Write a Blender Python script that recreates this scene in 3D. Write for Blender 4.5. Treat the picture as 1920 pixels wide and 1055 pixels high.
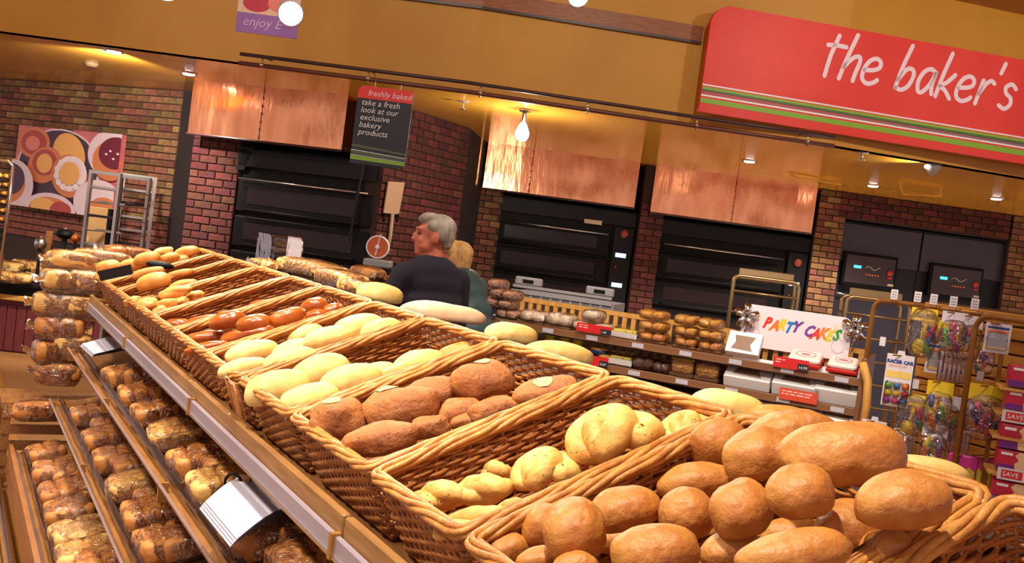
import bpy, math, random
import numpy as np
from mathutils import Vector, Matrix, noise
random.seed(7)
for o in list(bpy.data.objects): bpy.data.objects.remove(o)
scene = bpy.context.scene
COL = scene.collection
R = math.radians

# ------------------------------------------------------------------ camera
FPX, CX, CY = 1850.0, 960.0, 527.5
ROLL, PITCH, CAMZ = R(7.46), R(2.05), 1.6
_F = Vector((0, math.cos(PITCH), -math.sin(PITCH)))
_U = Vector((0, math.sin(PITCH), math.cos(PITCH)))
_X = Vector((1, 0, 0))
CR = math.cos(ROLL)*_X + math.sin(ROLL)*_U          # camera right
CU = -math.sin(ROLL)*_X + math.cos(ROLL)*_U         # camera up
CAM = Vector((0, 0, CAMZ))
cam_d = bpy.data.cameras.new('camera'); cam = bpy.data.objects.new('camera', cam_d); COL.objects.link(cam)
cam_d.sensor_width = 36; cam_d.sensor_fit = 'HORIZONTAL'; cam_d.lens = 36*FPX/1920
cam_d.clip_start = .05; cam_d.clip_end = 100
cam.matrix_world = Matrix(((CR.x, CU.x, -_F.x, CAM.x), (CR.y, CU.y, -_F.y, CAM.y), (CR.z, CU.z, -_F.z, CAM.z), (0, 0, 0, 1)))
scene.camera = cam

# ------------------------------------------------------------------ world, lights, exposure
scene.view_settings.view_transform = 'Standard'
scene.view_settings.look = 'None'
scene.view_settings.exposure = 0.5
scene.view_settings.gamma = 1
scene.view_settings.use_curve_mapping = False
w = bpy.data.worlds.new('world'); scene.world = w; w.use_nodes = True
w.node_tree.nodes['Background'].inputs[0].default_value = (1.0, .82, .80, 1)
w.node_tree.nodes['Background'].inputs[1].default_value = .62
WARM = (1.0, .90, .73)
def point(loc, power, color=WARM, rad=.06):
    l = bpy.data.lights.new('bulb_light', 'POINT'); l.energy = power; l.color = color; l.shadow_soft_size = rad
    o = bpy.data.objects.new('bulb_light', l); COL.objects.link(o); o.location = loc
def spot(loc, target, power, size=70, blend=.6, color=WARM, rad=.06, name='spot_light'):
    l = bpy.data.lights.new(name, 'SPOT'); l.energy = power; l.color = color
    l.spot_size = R(size); l.spot_blend = blend; l.shadow_soft_size = rad
    o = bpy.data.objects.new(name, l); COL.objects.link(o); o.location = loc
    d = Vector(target)-Vector(loc); o.rotation_euler = d.to_track_quat('-Z', 'Y').to_euler()
    return o

# unseen spots added above the frame to brighten fascia, lower tiers and rear aisle
for x_, y_, tx, ty, tz, pw in [(-3.5, 4.6, -3.6, 7.8, 3.0, 75), (-1.2, 4.6, -1.0, 7.8, 3.0, 75), (1.2, 4.8, 1.2, 8.0, 3.0, 75), (3.2, 5.0, 3.0, 8.2, 3.1, 110), (5.2, 5.2, 5.0, 8.4, 3.1, 60), (.8, 4.6, .9, 6.0, .9, 170), (2.2, 3.2, 2.5, 4.9, 1.1, 90), (-.8, 5.0, -.6, 6.0, 1.2, 45), (-3.0, 2.6, -1.6, 3.6, .6, 250), (-2.2, 1.0, -.8, 2.3, .6, 200), (-4.2, 5.0, -2.8, 6.2, .6, 190)]:
    spot((x_, y_, 4.0), (tx, ty, tz), pw, 85, .8, WARM, .16 if tz < .7 else .1)
spot((.3, 1.6, 4.0), (1.15, 5.9, 1.0), 420, 36, .6, WARM, .08)

# ------------------------------------------------------------------ pixel helpers
def ray(x, y): return ((x-CX)/FPX)*CR - ((y-CY)/FPX)*CU + _F
def at_depth(x, y, d): v = ray(x, y); return CAM + v*(d/v.y)
def at_z(x, y, z): v = ray(x, y); return CAM + v*((z-CAMZ)/v.z)
def at_plane(x, y, P, N): v = ray(x, y); return CAM + v*((Vector(P)-CAM).dot(N)/v.dot(N))
def proj(P):
    q = Vector(P)-CAM; z = q.dot(_F)
    return CX+FPX*q.dot(CR)/z, CY-FPX*q.dot(CU)/z
def frame(o, x, z=None, y=None):
    """matrix with origin o, x axis x, z axis near z"""
    x = Vector(x).normalized(); z = Vector(z or (0, 0, 1))
    y = z.cross(x).normalized(); z = x.cross(y).normalized()
    return Matrix(((x.x, y.x, z.x, o[0]), (x.y, y.y, z.y, o[1]), (x.z, y.z, z.z, o[2]), (0, 0, 0, 1)))

# ------------------------------------------------------------------ materials
MATS = {}
def srgb(r, g, b):
    f = lambda c: (c/255/12.92 if c/255 <= .04045 else ((c/255+.055)/1.055)**2.4)
    return (f(r), f(g), f(b), 1)
def mat(name, col, rough=.6, metal=0, col2=None, scale=20, bump=0, bscale=None, spec=.5, emit=None, estr=0,
        specks=None, speck_scale=90, speck_size=.12, rand=0, stretch=(1, 1, 1), coat=0, detail=4, trans=0, alpha=1, hue_rand=0, bdist=.01):
    if name in MATS: return MATS[name]
    m = bpy.data.materials.new(name); m.use_nodes = True; nt = m.node_tree; N = nt.nodes; L = nt.links
    b = N['Principled BSDF']; b.inputs['Roughness'].default_value = rough; b.inputs['Metallic'].default_value = metal
    b.inputs['Specular IOR Level'].default_value = spec; b.inputs['Coat Weight'].default_value = coat
    b.inputs['Transmission Weight'].default_value = trans; b.inputs['Alpha'].default_value = alpha
    b.inputs['Base Color'].default_value = col
    tc = None
    def coords():
        t = N.new('ShaderNodeTexCoord'); mp = N.new('ShaderNodeMapping'); mp.inputs['Scale'].default_value = stretch
        L.new(t.outputs['Object'], mp.inputs['Vector']); return mp.outputs['Vector']
    out = None
    if col2 or bump or specks: tc = coords()
    if col2:
        n = N.new('ShaderNodeTexNoise'); n.inputs['Scale'].default_value = scale; n.inputs['Detail'].default_value = detail
        L.new(tc, n.inputs['Vector'])
        r = N.new('ShaderNodeValToRGB'); r.color_ramp.elements[0].position = .35; r.color_ramp.elements[1].position = .68
        r.color_ramp.elements[0].color = col; r.color_ramp.elements[1].color = col2
        L.new(n.outputs['Fac'], r.inputs['Fac']); out = r.outputs['Color']
    if specks:
        v = N.new('ShaderNodeTexVoronoi'); v.inputs['Scale'].default_value = speck_scale; L.new(tc, v.inputs['Vector'])
        lt = N.new('ShaderNodeMath'); lt.operation = 'LESS_THAN'; lt.inputs[1].default_value = speck_size
        L.new(v.outputs['Distance'], lt.inputs[0])
        n2 = N.new('ShaderNodeTexNoise'); n2.inputs['Scale'].default_value = speck_scale*.18; L.new(tc, n2.inputs['Vector'])
        g2 = N.new('ShaderNodeMath'); g2.operation = 'GREATER_THAN'; g2.inputs[1].default_value = .52; L.new(n2.outputs['Fac'], g2.inputs[0])
        ml = N.new('ShaderNodeMath'); ml.operation = 'MULTIPLY'; L.new(lt.outputs[0], ml.inputs[0]); L.new(g2.outputs[0], ml.inputs[1])
        mx = N.new('ShaderNodeMixRGB'); mx.inputs[1].default_value = col; mx.inputs[2].default_value = specks
        if out: L.new(out, mx.inputs[1])
        L.new(ml.outputs[0], mx.inputs[0]); out = mx.outputs[0]
    if rand or hue_rand:
        oi = N.new('ShaderNodeObjectInfo'); hs = N.new('ShaderNodeHueSaturation')
        mr = N.new('ShaderNodeMapRange'); mr.inputs[3].default_value = 1-rand; mr.inputs[4].default_value = 1+rand
        L.new(oi.outputs['Random'], mr.inputs[0]); L.new(mr.outputs[0], hs.inputs['Value'])
        if hue_rand:
            m2 = N.new('ShaderNodeMath'); m2.operation = 'MULTIPLY'; m2.inputs[1].default_value = 7.31; L.new(oi.outputs['Random'], m2.inputs[0])
            m3 = N.new('ShaderNodeMath'); m3.operation = 'FRACT'; L.new(m2.outputs[0], m3.inputs[0])
            mr2 = N.new('ShaderNodeMapRange'); mr2.inputs[3].default_value = .5-hue_rand; mr2.inputs[4].default_value = .5+hue_rand
            L.new(m3.outputs[0], mr2.inputs[0]); L.new(mr2.outputs[0], hs.inputs['Hue'])
        hs.inputs['Color'].default_value = col
        if out: L.new(out, hs.inputs['Color'])
        out = hs.outputs['Color']
    if out: L.new(out, b.inputs['Base Color'])
    if bump:
        n = N.new('ShaderNodeTexNoise'); n.inputs['Scale'].default_value = bscale or scale*2; n.inputs['Detail'].default_value = 5
        L.new(tc, n.inputs['Vector']); bp = N.new('ShaderNodeBump'); bp.inputs['Strength'].default_value = bump; bp.inputs['Distance'].default_value = bdist
        L.new(n.outputs['Fac'], bp.inputs['Height']); L.new(bp.outputs['Normal'], b.inputs['Normal'])
    if emit:
        b.inputs['Emission Color'].default_value = emit; b.inputs['Emission Strength'].default_value = estr
    MATS[name] = m; return m
def film_mat(name, fac=.16, bscale=60, bump=.9, tint=(1, .97, .93, 1), rough=.035):
    if name in MATS: return MATS[name]
    m = bpy.data.materials.new(name); m.use_nodes = True; nt = m.node_tree; N = nt.nodes; L = nt.links
    N.remove(N['Principled BSDF']); out = N['Material Output']
    tr = N.new('ShaderNodeBsdfTransparent'); tr.inputs[0].default_value = tint
    gl = N.new('ShaderNodeBsdfGlossy'); gl.inputs['Roughness'].default_value = rough; gl.inputs[0].default_value = (1, .97, 1, 1)
    fr = N.new('ShaderNodeFresnel'); fr.inputs[0].default_value = 1.45
    ad = N.new('ShaderNodeMath'); ad.operation = 'ADD'; ad.inputs[1].default_value = fac-.04; ad.use_clamp = True
    t = N.new('ShaderNodeTexCoord'); n = N.new('ShaderNodeTexNoise'); n.inputs['Scale'].default_value = bscale; n.inputs['Detail'].default_value = 2
    n.inputs['Distortion'].default_value = 1.2
    L.new(t.outputs['Object'], n.inputs['Vector']); bp = N.new('ShaderNodeBump'); bp.inputs['Strength'].default_value = bump; bp.inputs['Distance'].default_value = .02
    L.new(n.outputs['Fac'], bp.inputs['Height']); L.new(bp.outputs['Normal'], gl.inputs['Normal']); L.new(bp.outputs['Normal'], fr.inputs['Normal'])
    L.new(fr.outputs[0], ad.inputs[0]); mx = N.new('ShaderNodeMixShader'); L.new(ad.outputs[0], mx.inputs[0]); L.new(tr.outputs[0], mx.inputs[1]); L.new(gl.outputs[0], mx.inputs[2])
    L.new(mx.outputs[0], out.inputs['Surface']); MATS[name] = m; return m

OCHRE = mat('ochre_paint', srgb(196, 138, 38), .55, col2=srgb(188, 130, 34), scale=2)
SOFFIT = mat('ochre_gloss_ceiling', srgb(238, 176, 58), .22, spec=.6, coat=.4)  # base raised above the fascia ochre to stand in for missing bounce light
WOODSTRIP = mat('strip_wood', srgb(150, 84, 34), .45, col2=srgb(120, 62, 26), scale=6, stretch=(1, 14, 14))
MORTAR = mat('mortar', srgb(62, 44, 40), .9)
BRICK = mat('brick_red', srgb(142, 100, 66), .85, col2=srgb(112, 78, 56), scale=18, rand=.42, hue_rand=.035, bump=.4, bscale=60)
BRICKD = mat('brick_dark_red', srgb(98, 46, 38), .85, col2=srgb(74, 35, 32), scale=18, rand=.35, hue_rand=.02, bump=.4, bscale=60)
COPPER = mat('copper_sheet', srgb(216, 138, 98), .17, 1, col2=srgb(232, 160, 116), scale=3, bump=.10, bscale=1.6, bdist=.2, stretch=(2.5, 2.5, .5), detail=1)
BLACK = mat('oven_black', srgb(7, 6, 9), .55, spec=.2)
BLACK2 = mat('oven_steel_dark', srgb(18, 16, 22), .5, spec=.25)
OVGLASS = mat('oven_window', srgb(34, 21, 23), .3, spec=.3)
STEEL = mat('steel', srgb(190, 184, 178), .28, 1)
CHROME = mat('chrome', srgb(225, 222, 220), .12, 1)
BRASS = mat('bronze_tube', srgb(150, 100, 44), .4, .45)
GOLDSTEEL = mat('warm_steel', srgb(178, 150, 108), .32, .8)
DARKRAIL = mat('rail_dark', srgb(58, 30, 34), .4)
WHITE = mat('white_plastic', srgb(236, 232, 236), .45)
PAPER = mat('white_card', srgb(186, 180, 196), .7)
RED = mat('sign_red', srgb(226, 52, 44), .5, col2=srgb(218, 46, 40), scale=3)
REDCARD = mat('red_card', srgb(206, 28, 30), .5)
SIGNBLACK = mat('sign_black', srgb(30, 30, 44), .5)
GREEN = mat('stripe_green', srgb(128, 170, 40), .5)
DGREEN = mat('stripe_dark_green', srgb(74, 96, 70), .5)
LILAC = mat('sign_purple', srgb(150, 104, 176), .5)
PINE = mat('pine_slat', srgb(214, 160, 80), .5, col2=srgb(196, 138, 62), scale=5, stretch=(6, 6, 1))
GREYPL = mat('grey_crate_plastic', srgb(150, 146, 150), .5)
WICKER = mat('wicker', srgb(184, 116, 52), .42, col2=srgb(146, 82, 32), scale=26, bump=.3, bscale=150)
WICKERL = mat('wicker_light', srgb(208, 146, 74), .4, col2=srgb(172, 106, 46), scale=30, bump=.3, bscale=150)
RAILGREY = mat('price_rail_grey', srgb(150, 136, 148), .3, .1)
SHELFWOOD = mat('shelf_wood', srgb(150, 100, 52), .45, col2=srgb(124, 78, 38), scale=8, stretch=(10, 1, 10))
REDPANEL = mat('counter_panel', srgb(112, 44, 46), .55, col2=srgb(92, 34, 42), scale=5, stretch=(10, 10, 1))
FLOORWOOD = mat('floor_plank', srgb(186, 132, 62), .35, col2=srgb(160, 106, 46), scale=3, stretch=(1, 8, 1), rand=.12)
FLOORBASE = mat('floor_gap', srgb(150, 104, 56), .7)
CLEAR = film_mat('clear_plastic', .10, 6, .1)
FILM = film_mat('cellophane', .13, 34, 1.0)
FILM2 = film_mat('cellophane_loose', .15, 24, 1.0)
GLASSP = film_mat('glass_panel', .10, 2, .02)
BR = mat('bread_brown', srgb(206, 142, 68), .5, col2=srgb(172, 98, 38), scale=16, bump=.5, bscale=55, specks=srgb(170, 98, 40), speck_scale=340, speck_size=.25)
PALE = mat('bread_pale', srgb(240, 210, 138), .62, col2=srgb(226, 176, 92), scale=20, bump=.3, bscale=34)
TWIST = mat('bread_twist', srgb(236, 192, 108), .55, col2=srgb(198, 128, 46), scale=20, bump=.35, bscale=60, specks=srgb(96, 84, 50), speck_scale=95, speck_size=.17)
SEED = mat('bread_seeded', srgb(182, 114, 56), .7, col2=srgb(140, 76, 36), scale=10, bump=.6, bscale=70, specks=srgb(96, 54, 28), speck_scale=130, speck_size=.22)
GLOSSBR = mat('bread_glossy', srgb(176, 92, 30), .25, col2=srgb(140, 62, 20), scale=10, bump=.2, bscale=40)
GOLD = mat('bread_golden', srgb(226, 160, 78), .5, col2=srgb(200, 124, 48), scale=12, bump=.3, bscale=40)
BAGBR = mat('bread_bagged', srgb(200, 136, 64), .6, col2=srgb(170, 100, 42), scale=14, bump=.3, bscale=50)
BAGPALE = mat('bread_bagged_pale', srgb(224, 180, 108), .6, col2=srgb(206, 150, 76), scale=14, bump=.3, bscale=50)
FLOUR = mat('flour_dusting', srgb(206, 174, 126), .9)
DARK = mat('dark_recess', srgb(20, 15, 18), .8)

# ------------------------------------------------------------------ mesh builder
class G:
    def __init__(s): s.v = []; s.f = []; s.mi = []; s.m = 0; s.T = None
    def add(s, vs, fs):
        o = len(s.v)
        s.v += [tuple((s.T @ Vector(v)) if s.T else v) for v in vs]
        s.f += [tuple(i+o for i in f) for f in fs]; s.mi += [s.m]*len(fs); return s
    def box(s, c, d, M=None):
        x, y, z = d[0]/2, d[1]/2, d[2]/2
        vs = [Vector((c[0]+i*x, c[1]+j*y, c[2]+k*z)) for k in (-1, 1) for j in (-1, 1) for i in (-1, 1)]
        if M: vs = [M @ v for v in vs]
        return s.add(vs, [(0, 2, 3, 1), (4, 5, 7, 6), (0, 1, 5, 4), (2, 6, 7, 3), (0, 4, 6, 2), (1, 3, 7, 5)])
    def bbox(s, c, d, b=.004, M=None):
        """box with chamfered vertical and top edges"""
        x, y, z = d[0]/2, d[1]/2, d[2]/2; b = min(b, x*.9, y*.9, z*.9)
        def ring(ix, iy, zz): return [(ix-b if 0 else -ix+b, -iy, zz), (ix-b, -iy, zz), (ix, -iy+b, zz), (ix, iy-b, zz), (ix-b, iy, zz), (-ix+b, iy, zz), (-ix, iy-b, zz), (-ix, -iy+b, zz)]
        rs = ring(x-b*.7, y-b*.7, -z)+ring(x, y, -z+b)+ring(x, y, z-b)+ring(x-b*.7, y-b*.7, z)
        vs = [Vector(p)+Vector(c) for p in rs]
        if M: vs = [M @ v for v in vs]
        fs = [(0, 7, 6, 5, 4, 3, 2, 1), tuple(24+i for i in range(8))]
        for k in range(3):
            for i in range(8): j = (i+1) % 8; fs.append((k*8+i, k*8+j, k*8+8+j, k*8+8+i))
        return s.add(vs, fs)
    def quadbox(s, p, n, t):
        """thick panel: four corners p, extruded by -n*t"""
        n = Vector(n).normalized(); vs = [Vector(q) for q in p]+[Vector(q)-n*t for q in p]
        k = len(p); fs = [tuple(range(k)), tuple(reversed(range(k, 2*k)))]+[(i, i+k, (i+1) % k+k, (i+1) % k) for i in range(k)]
        return s.add(vs, fs)
    def tube(s, pts, r, n=8, closed=False, cap=True):
        pts = [Vector(p) for p in pts]; k = len(pts); rs = r if hasattr(r, '__len__') else [r]*k
        t0 = (pts[1]-pts[0]).normalized(); a = Vector((0, 0, 1)) if abs(t0.z) < .9 else Vector((1, 0, 0))
        nx = t0.cross(a).normalized(); vs = []
        for i, p in enumerate(pts):
            if closed: t = (pts[(i+1) % k]-pts[i-1])
            else: t = pts[min(i+1, k-1)]-pts[max(i-1, 0)]
            t.normalize(); nx = (nx-t*nx.dot(t)).normalized(); ny = t.cross(nx)
            for j in range(n):
                an = 2*math.pi*j/n; vs.append(p+(nx*math.cos(an)+ny*math.sin(an))*rs[i])
        fs = []
        for i in range(k if closed else k-1):
            for j in range(n):
                a0 = i*n+j; a1 = i*n+(j+1) % n; b0 = ((i+1) % k)*n+j; b1 = ((i+1) % k)*n+(j+1) % n
                fs.append((a0, a1, b1, b0))
        if cap and not closed: fs += [tuple(reversed(range(n))), tuple(range((k-1)*n, k*n))]
        return s.add(vs, fs)
    def cyl(s, a, b, r, n=16, r2=None): return s.tube([a, b], [r, r if r2 is None else r2], n)
    def lathe(s, prof, n=20, c=(0, 0, 0), M=None):
        vs = []; k = len(prof)
        for (r, z) in prof:
            for j in range(n): a = 2*math.pi*j/n; vs.append(Vector((c[0]+r*math.cos(a), c[1]+r*math.sin(a), c[2]+z)))
        if M: vs = [M @ v for v in vs]
        fs = [(i*n+j, i*n+(j+1) % n, (i+1)*n+(j+1) % n, (i+1)*n+j) for i in range(k-1) for j in range(n)]
        fs += [tuple(reversed(range(n))), tuple(range((k-1)*n, k*n))]
        return s.add(vs, fs)
    def ell(s, c, r, M=None, n=14, m=9):
        vs = []; fs = []
        for i in range(m+1):
            th = math.pi*i/m
            for j in range(n):
                ph = 2*math.pi*j/n
                q = Vector((r[0]*math.sin(th)*math.cos(ph), r[1]*math.sin(th)*math.sin(ph), r[2]*math.cos(th)))
                vs.append(((M.to_3x3() @ q) if M else q)+Vector(c))
        for i in range(m):
            for j in range(n): fs.append((i*n+j, (i+1)*n+j, (i+1)*n+(j+1) % n, i*n+(j+1) % n))
        return s.add(vs, fs)
    def poly(s, pts2, M, t):
        """2-D outline in the xy plane of M, thickness t along +z"""
        k = len(pts2); vs = [M @ Vector((x, y, t)) for x, y in pts2]+[M @ Vector((x, y, 0)) for x, y in pts2]
        return s.add(vs, [tuple(range(k)), tuple(reversed(range(k, 2*k)))]+[(i, i+k, (i+1) % k+k, (i+1) % k) for i in range(k)])
    def build(s, name, m, parent=None, smooth=False, local=False, kind=None):
        me = bpy.data.meshes.new(name); vs = s.v
        if parent is not None and not local:
            T = wm(parent).inverted(); vs = [tuple(T @ Vector(v)) for v in vs]
        me.from_pydata([tuple(v) for v in vs], [], s.f)
        for q in (m if isinstance(m, (list, tuple)) else [m]): me.materials.append(q)
        if isinstance(m, (list, tuple)): me.polygons.foreach_set('material_index', s.mi)
        if smooth: me.polygons.foreach_set('use_smooth', [True]*len(me.polygons))
        me.update()
        o = bpy.data.objects.new(name, me); COL.objects.link(o)
        if parent is not None: o.parent = parent
        if kind: o['kind'] = kind
        return o
WM = {}
def wm(o):
    M = Matrix.Identity(4)
    while o is not None: M = WM.get(o.name, Matrix.Identity(4)) @ M; o = o.parent
    return M
def tag(o, label, cat, group=None):
    o['label'] = label; o['category'] = cat
    if group: o['group'] = group
    return o
def thing(name, label, cat, M=None, group=None):
    o = bpy.data.objects.new(name, None); COL.objects.link(o); o.empty_display_size = .05
    if M is None: M = Matrix.Identity(4)
    if isinstance(M, (Vector, tuple)): M = Matrix.Translation(M)
    o.matrix_world = M; o.matrix_basis = M; WM[o.name] = M.copy()
    return tag(o, label, cat, group)
def struct(o): o['kind'] = 'structure'; return o
ORD = ['first', 'second', 'third', 'fourth', 'fifth', 'sixth', 'seventh', 'eighth', 'ninth', 'tenth', 'eleventh', 'twelfth', 'thirteenth', 'fourteenth', 'fifteenth', 'sixteenth', 'seventeenth', 'eighteenth', 'nineteenth', 'twentieth', 'twenty-first', 'twenty-second', 'twenty-third', 'twenty-fourth']
def ordinals(items, fmt, axis='left'):
    """items: list of (object, pixel x); labels by order across the photo"""
    items = sorted(items, key=lambda t: t[1]); n = len(items)
    for i, (o, _) in enumerate(items):
        w_ = 'leftmost' if i == 0 else ('rightmost' if i == n-1 else ORD[i]+' from left')
        o['label'] = fmt.replace('#', w_)
def text(s, size, M, m, parent, name='lettering', shear=0, ext=.001, align='LEFT', space=1.0, lines=1.0, bold=0):
    c = bpy.data.curves.new('t', 'FONT'); c.body = s; c.size = size; c.shear = shear; c.extrude = ext; c.align_x = align; c.space_character = space
    c.space_line = lines; c.offset = bold; c.resolution_u = 2
    t = bpy.data.objects.new('t', c); me = bpy.data.meshes.new_from_object(t); bpy.data.objects.remove(t)
    me.transform(wm(parent).inverted() @ M if parent is not None else M); me.materials.clear(); me.materials.append(m)
    o = bpy.data.objects.new(name, me); COL.objects.link(o); o.parent = parent; return o
# stroke lettering (round-ended pen)
def ribbon(g, pts, wd, M, t=.003):
    P = [Vector((x, y, 0)) for x, y in pts]
    # densify with catmull-rom
    Q = []
    for i in range(len(P)-1):
        p0 = P[max(i-1, 0)]; p1 = P[i]; p2 = P[i+1]; p3 = P[min(i+2, len(P)-1)]
        for k in range(6):
            u = k/6; Q.append(.5*((2*p1)+(p2-p0)*u+(2*p0-5*p1+4*p2-p3)*u*u+(3*p1-p0-3*p2+p3)*u**3))
    Q.append(P[-1]); L = []; Rr = []
    for i, q in enumerate(Q):
        d = (Q[min(i+1, len(Q)-1)]-Q[max(i-1, 0)]).normalized(); nn = Vector((-d.y, d.x, 0))*wd/2; L.append(q+nn); Rr.append(q-nn)
    def cap(q, d): return [q+Vector((d.x*math.cos(a)-d.y*math.sin(a), d.x*math.sin(a)+d.y*math.cos(a), 0))*wd/2 for a in (-.9, -.3, .3, .9)]
    d1 = (Q[-1]-Q[-2]).normalized(); d0 = (Q[0]-Q[1]).normalized()
    n = len(Q)
    vs = [M @ Vector((v.x, v.y, t)) for v in L+Rr]; fs = [(i, n+i, n+i+1, i+1) for i in range(n-1)]
    g.add(vs, fs)
    for q, d in ((Q[-1], d1), (Q[0], d0)):
        a = Vector((-d.y, d.x, 0))*wd/2; ring = [q-a]+cap(q, d)+[q+a]
        g.add([M @ Vector((v.x, v.y, t)) for v in ring], [tuple(range(6))])
GLY = {  # strokes in a 0..1 x-height world (ascender 1.7), advance
 't': ([[(.35, 1.6), (.22, .8), (.2, .0)], [(.0, 1.18), (.35, 1.22), (.75, 1.22)]], .78),
 'h': ([[(.30, 1.75), (.12, .8), (.02, 0)], [(.08, .45), (.35, .85), (.6, .95), (.68, .75), (.62, .3), (.6, 0)]], .86),
 'e': ([[(.1, .5), (.45, .55), (.68, .68), (.66, .9), (.45, 1.0), (.2, .85), (.06, .5), (.1, .15), (.35, 0), (.6, .08), (.72, .2)]], .95),
 'b': ([[(.28, 1.75), (.12, .9), (.04, .05)], [(.06, .35), (.3, .8), (.55, .85), (.66, .6), (.55, .2), (.3, 0), (.06, .06)]], .86),
 'a': ([[(.68, .9), (.45, 1.0), (.2, .85), (.06, .45), (.15, .08), (.35, .08), (.58, .45), (.7, .92), (.66, .4), (.74, .05)]], .9),
 'k': ([[(.26, 1.75), (.12, .9), (.03, 0)], [(.62, .95), (.35, .6), (.1, .42), (.35, .3), (.64, .0)]], .8),
 'r': ([[(.12, .95), (.08, .5), (.03, 0)], [(.08, .4), (.25, .8), (.45, .98), (.62, .9)]], .66),
 "'": ([[(.2, 1.75), (.12, 1.35)]], .32),
 's': ([[(.62, .85), (.4, 1.0), (.18, .85), (.25, .62), (.5, .45), (.55, .2), (.35, 0), (.08, .1)]], .7), ' ': ([], .55)}
def script(s, h, M, m, parent, wd=.2, shear=.12, t=.003):
    g = G(); x = 0
    for ch in s:
        st, ad = GLY[ch]
        for p in st: ribbon(g, [((x+a+b*shear)*h, b*h) for a, b in p], wd*h, M, t)
        x += ad
    return g.build('lettering', m, parent)
# ================================================================== STRUCTURE
ZS = 2.75
# floor with planks where the photograph shows floor
g = G(); g.box((0, 6, -.02), (30, 24, .03)); floor = struct(g.build('floor', FLOORBASE))
AZ = R(30.08); UD = Vector((-math.sin(AZ), math.cos(AZ), 0)); VH = Vector((math.cos(AZ), math.sin(AZ), 0))
P0 = Vector((-.219, 1.786, 1.15)); TIL = R(21.13); VT = VH*math.cos(TIL)+Vector((0, 0, 1))*math.sin(TIL); NT = VT.cross(UD)
pm = G().box((0, 0, 0), (.176, 1.19, .012)).build('plank', FLOORWOOD, floor).data
bpy.data.objects.remove(bpy.data.objects['plank'])
for i in range(-9, 2):
    for j in range(0, 9):
        p = P0+VH*(-.45+i*.18)+UD*(-.2+j*1.2+(i % 3)*.4)
        o = bpy.data.objects.new('plank', pm); COL.objects.link(o); o.parent = floor; o.location = (p.x, p.y, .001); o.rotation_euler = (0, 0, AZ)
struct(G().box((0, 11.9, .003), (20, 3.8, .012)).build('floor_bounce', mat('bounce_floor_pale', srgb(214, 204, 190), .5)))  # unseen pale floor added to bounce downlight up onto the soffit
# lower soffit over the ovens, fascia above it, sales-floor ceiling
FAS = [(-9, 7.9), (-4.26, 7.80), (-2.46, 7.80), (-.52, 7.74), (1.2, 7.96), (2.45, 8.08), (4.26, 8.52), (8, 9.4)]
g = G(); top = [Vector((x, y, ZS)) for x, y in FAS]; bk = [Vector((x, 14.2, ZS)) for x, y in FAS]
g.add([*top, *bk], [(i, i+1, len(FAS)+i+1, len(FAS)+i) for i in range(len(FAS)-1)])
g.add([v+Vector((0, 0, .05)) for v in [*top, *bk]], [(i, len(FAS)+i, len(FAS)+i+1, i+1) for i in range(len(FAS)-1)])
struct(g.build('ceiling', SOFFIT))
g = G()
for a, b in zip(FAS[:-1], FAS[1:]):
    n = Vector((b[1]-a[1], -(b[0]-a[0]), 0))
    g.quadbox([(a[0], a[1], ZS), (b[0], b[1], ZS), (b[0], b[1], 4.1), (a[0], a[1], 4.1)], n, .12)
struct(g.build('wall_fascia', OCHRE))
g = G(); g.box((0, 3.5, 4.12), (18, 12.5, .04)); struct(g.build('ceiling_upper', mat('upper_ceiling', srgb(196, 150, 80), .8)))
def fas_y(x):
    for a, b in zip(FAS[:-1], FAS[1:]):
        if a[0] <= x <= b[0]: return a[1]+(b[1]-a[1])*(x-a[0])/(b[0]-a[0])
def fas_pt(px, py, off=0):
    d = 7.9
    for _ in range(12): p = at_depth(px, py, d); d = fas_y(max(-8.9, min(7.9, p.x)))-off
    return at_depth(px, py, d)
# timber strip with a dark line along the fascia
a = fas_pt(640, -5, .03); b = fas_pt(1322, 79, .03); c = fas_pt(1322, 50, .03)
zb, zt = b.z, c.z
g = G(); q = [fas_pt(x, 30, .03) for x in range(482, 1330, 84)]
for p0, p1 in zip(q[:-1], q[1:]):
    n = Vector((p1.y-p0.y, -(p1.x-p0.x), 0))
    g.quadbox([(p0.x, p0.y, zb), (p1.x, p1.y, zb), (p1.x, p1.y, zt), (p0.x, p0.y, zt)], n, .03)
strip = struct(g.build('trim_1', WOODSTRIP))
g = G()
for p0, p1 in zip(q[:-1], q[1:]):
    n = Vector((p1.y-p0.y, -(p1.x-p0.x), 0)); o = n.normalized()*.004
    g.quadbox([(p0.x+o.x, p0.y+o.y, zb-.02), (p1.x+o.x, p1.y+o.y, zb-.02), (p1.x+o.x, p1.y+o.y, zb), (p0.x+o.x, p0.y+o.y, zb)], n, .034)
g.build('dark_bead', DARKRAIL, strip)

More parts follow.
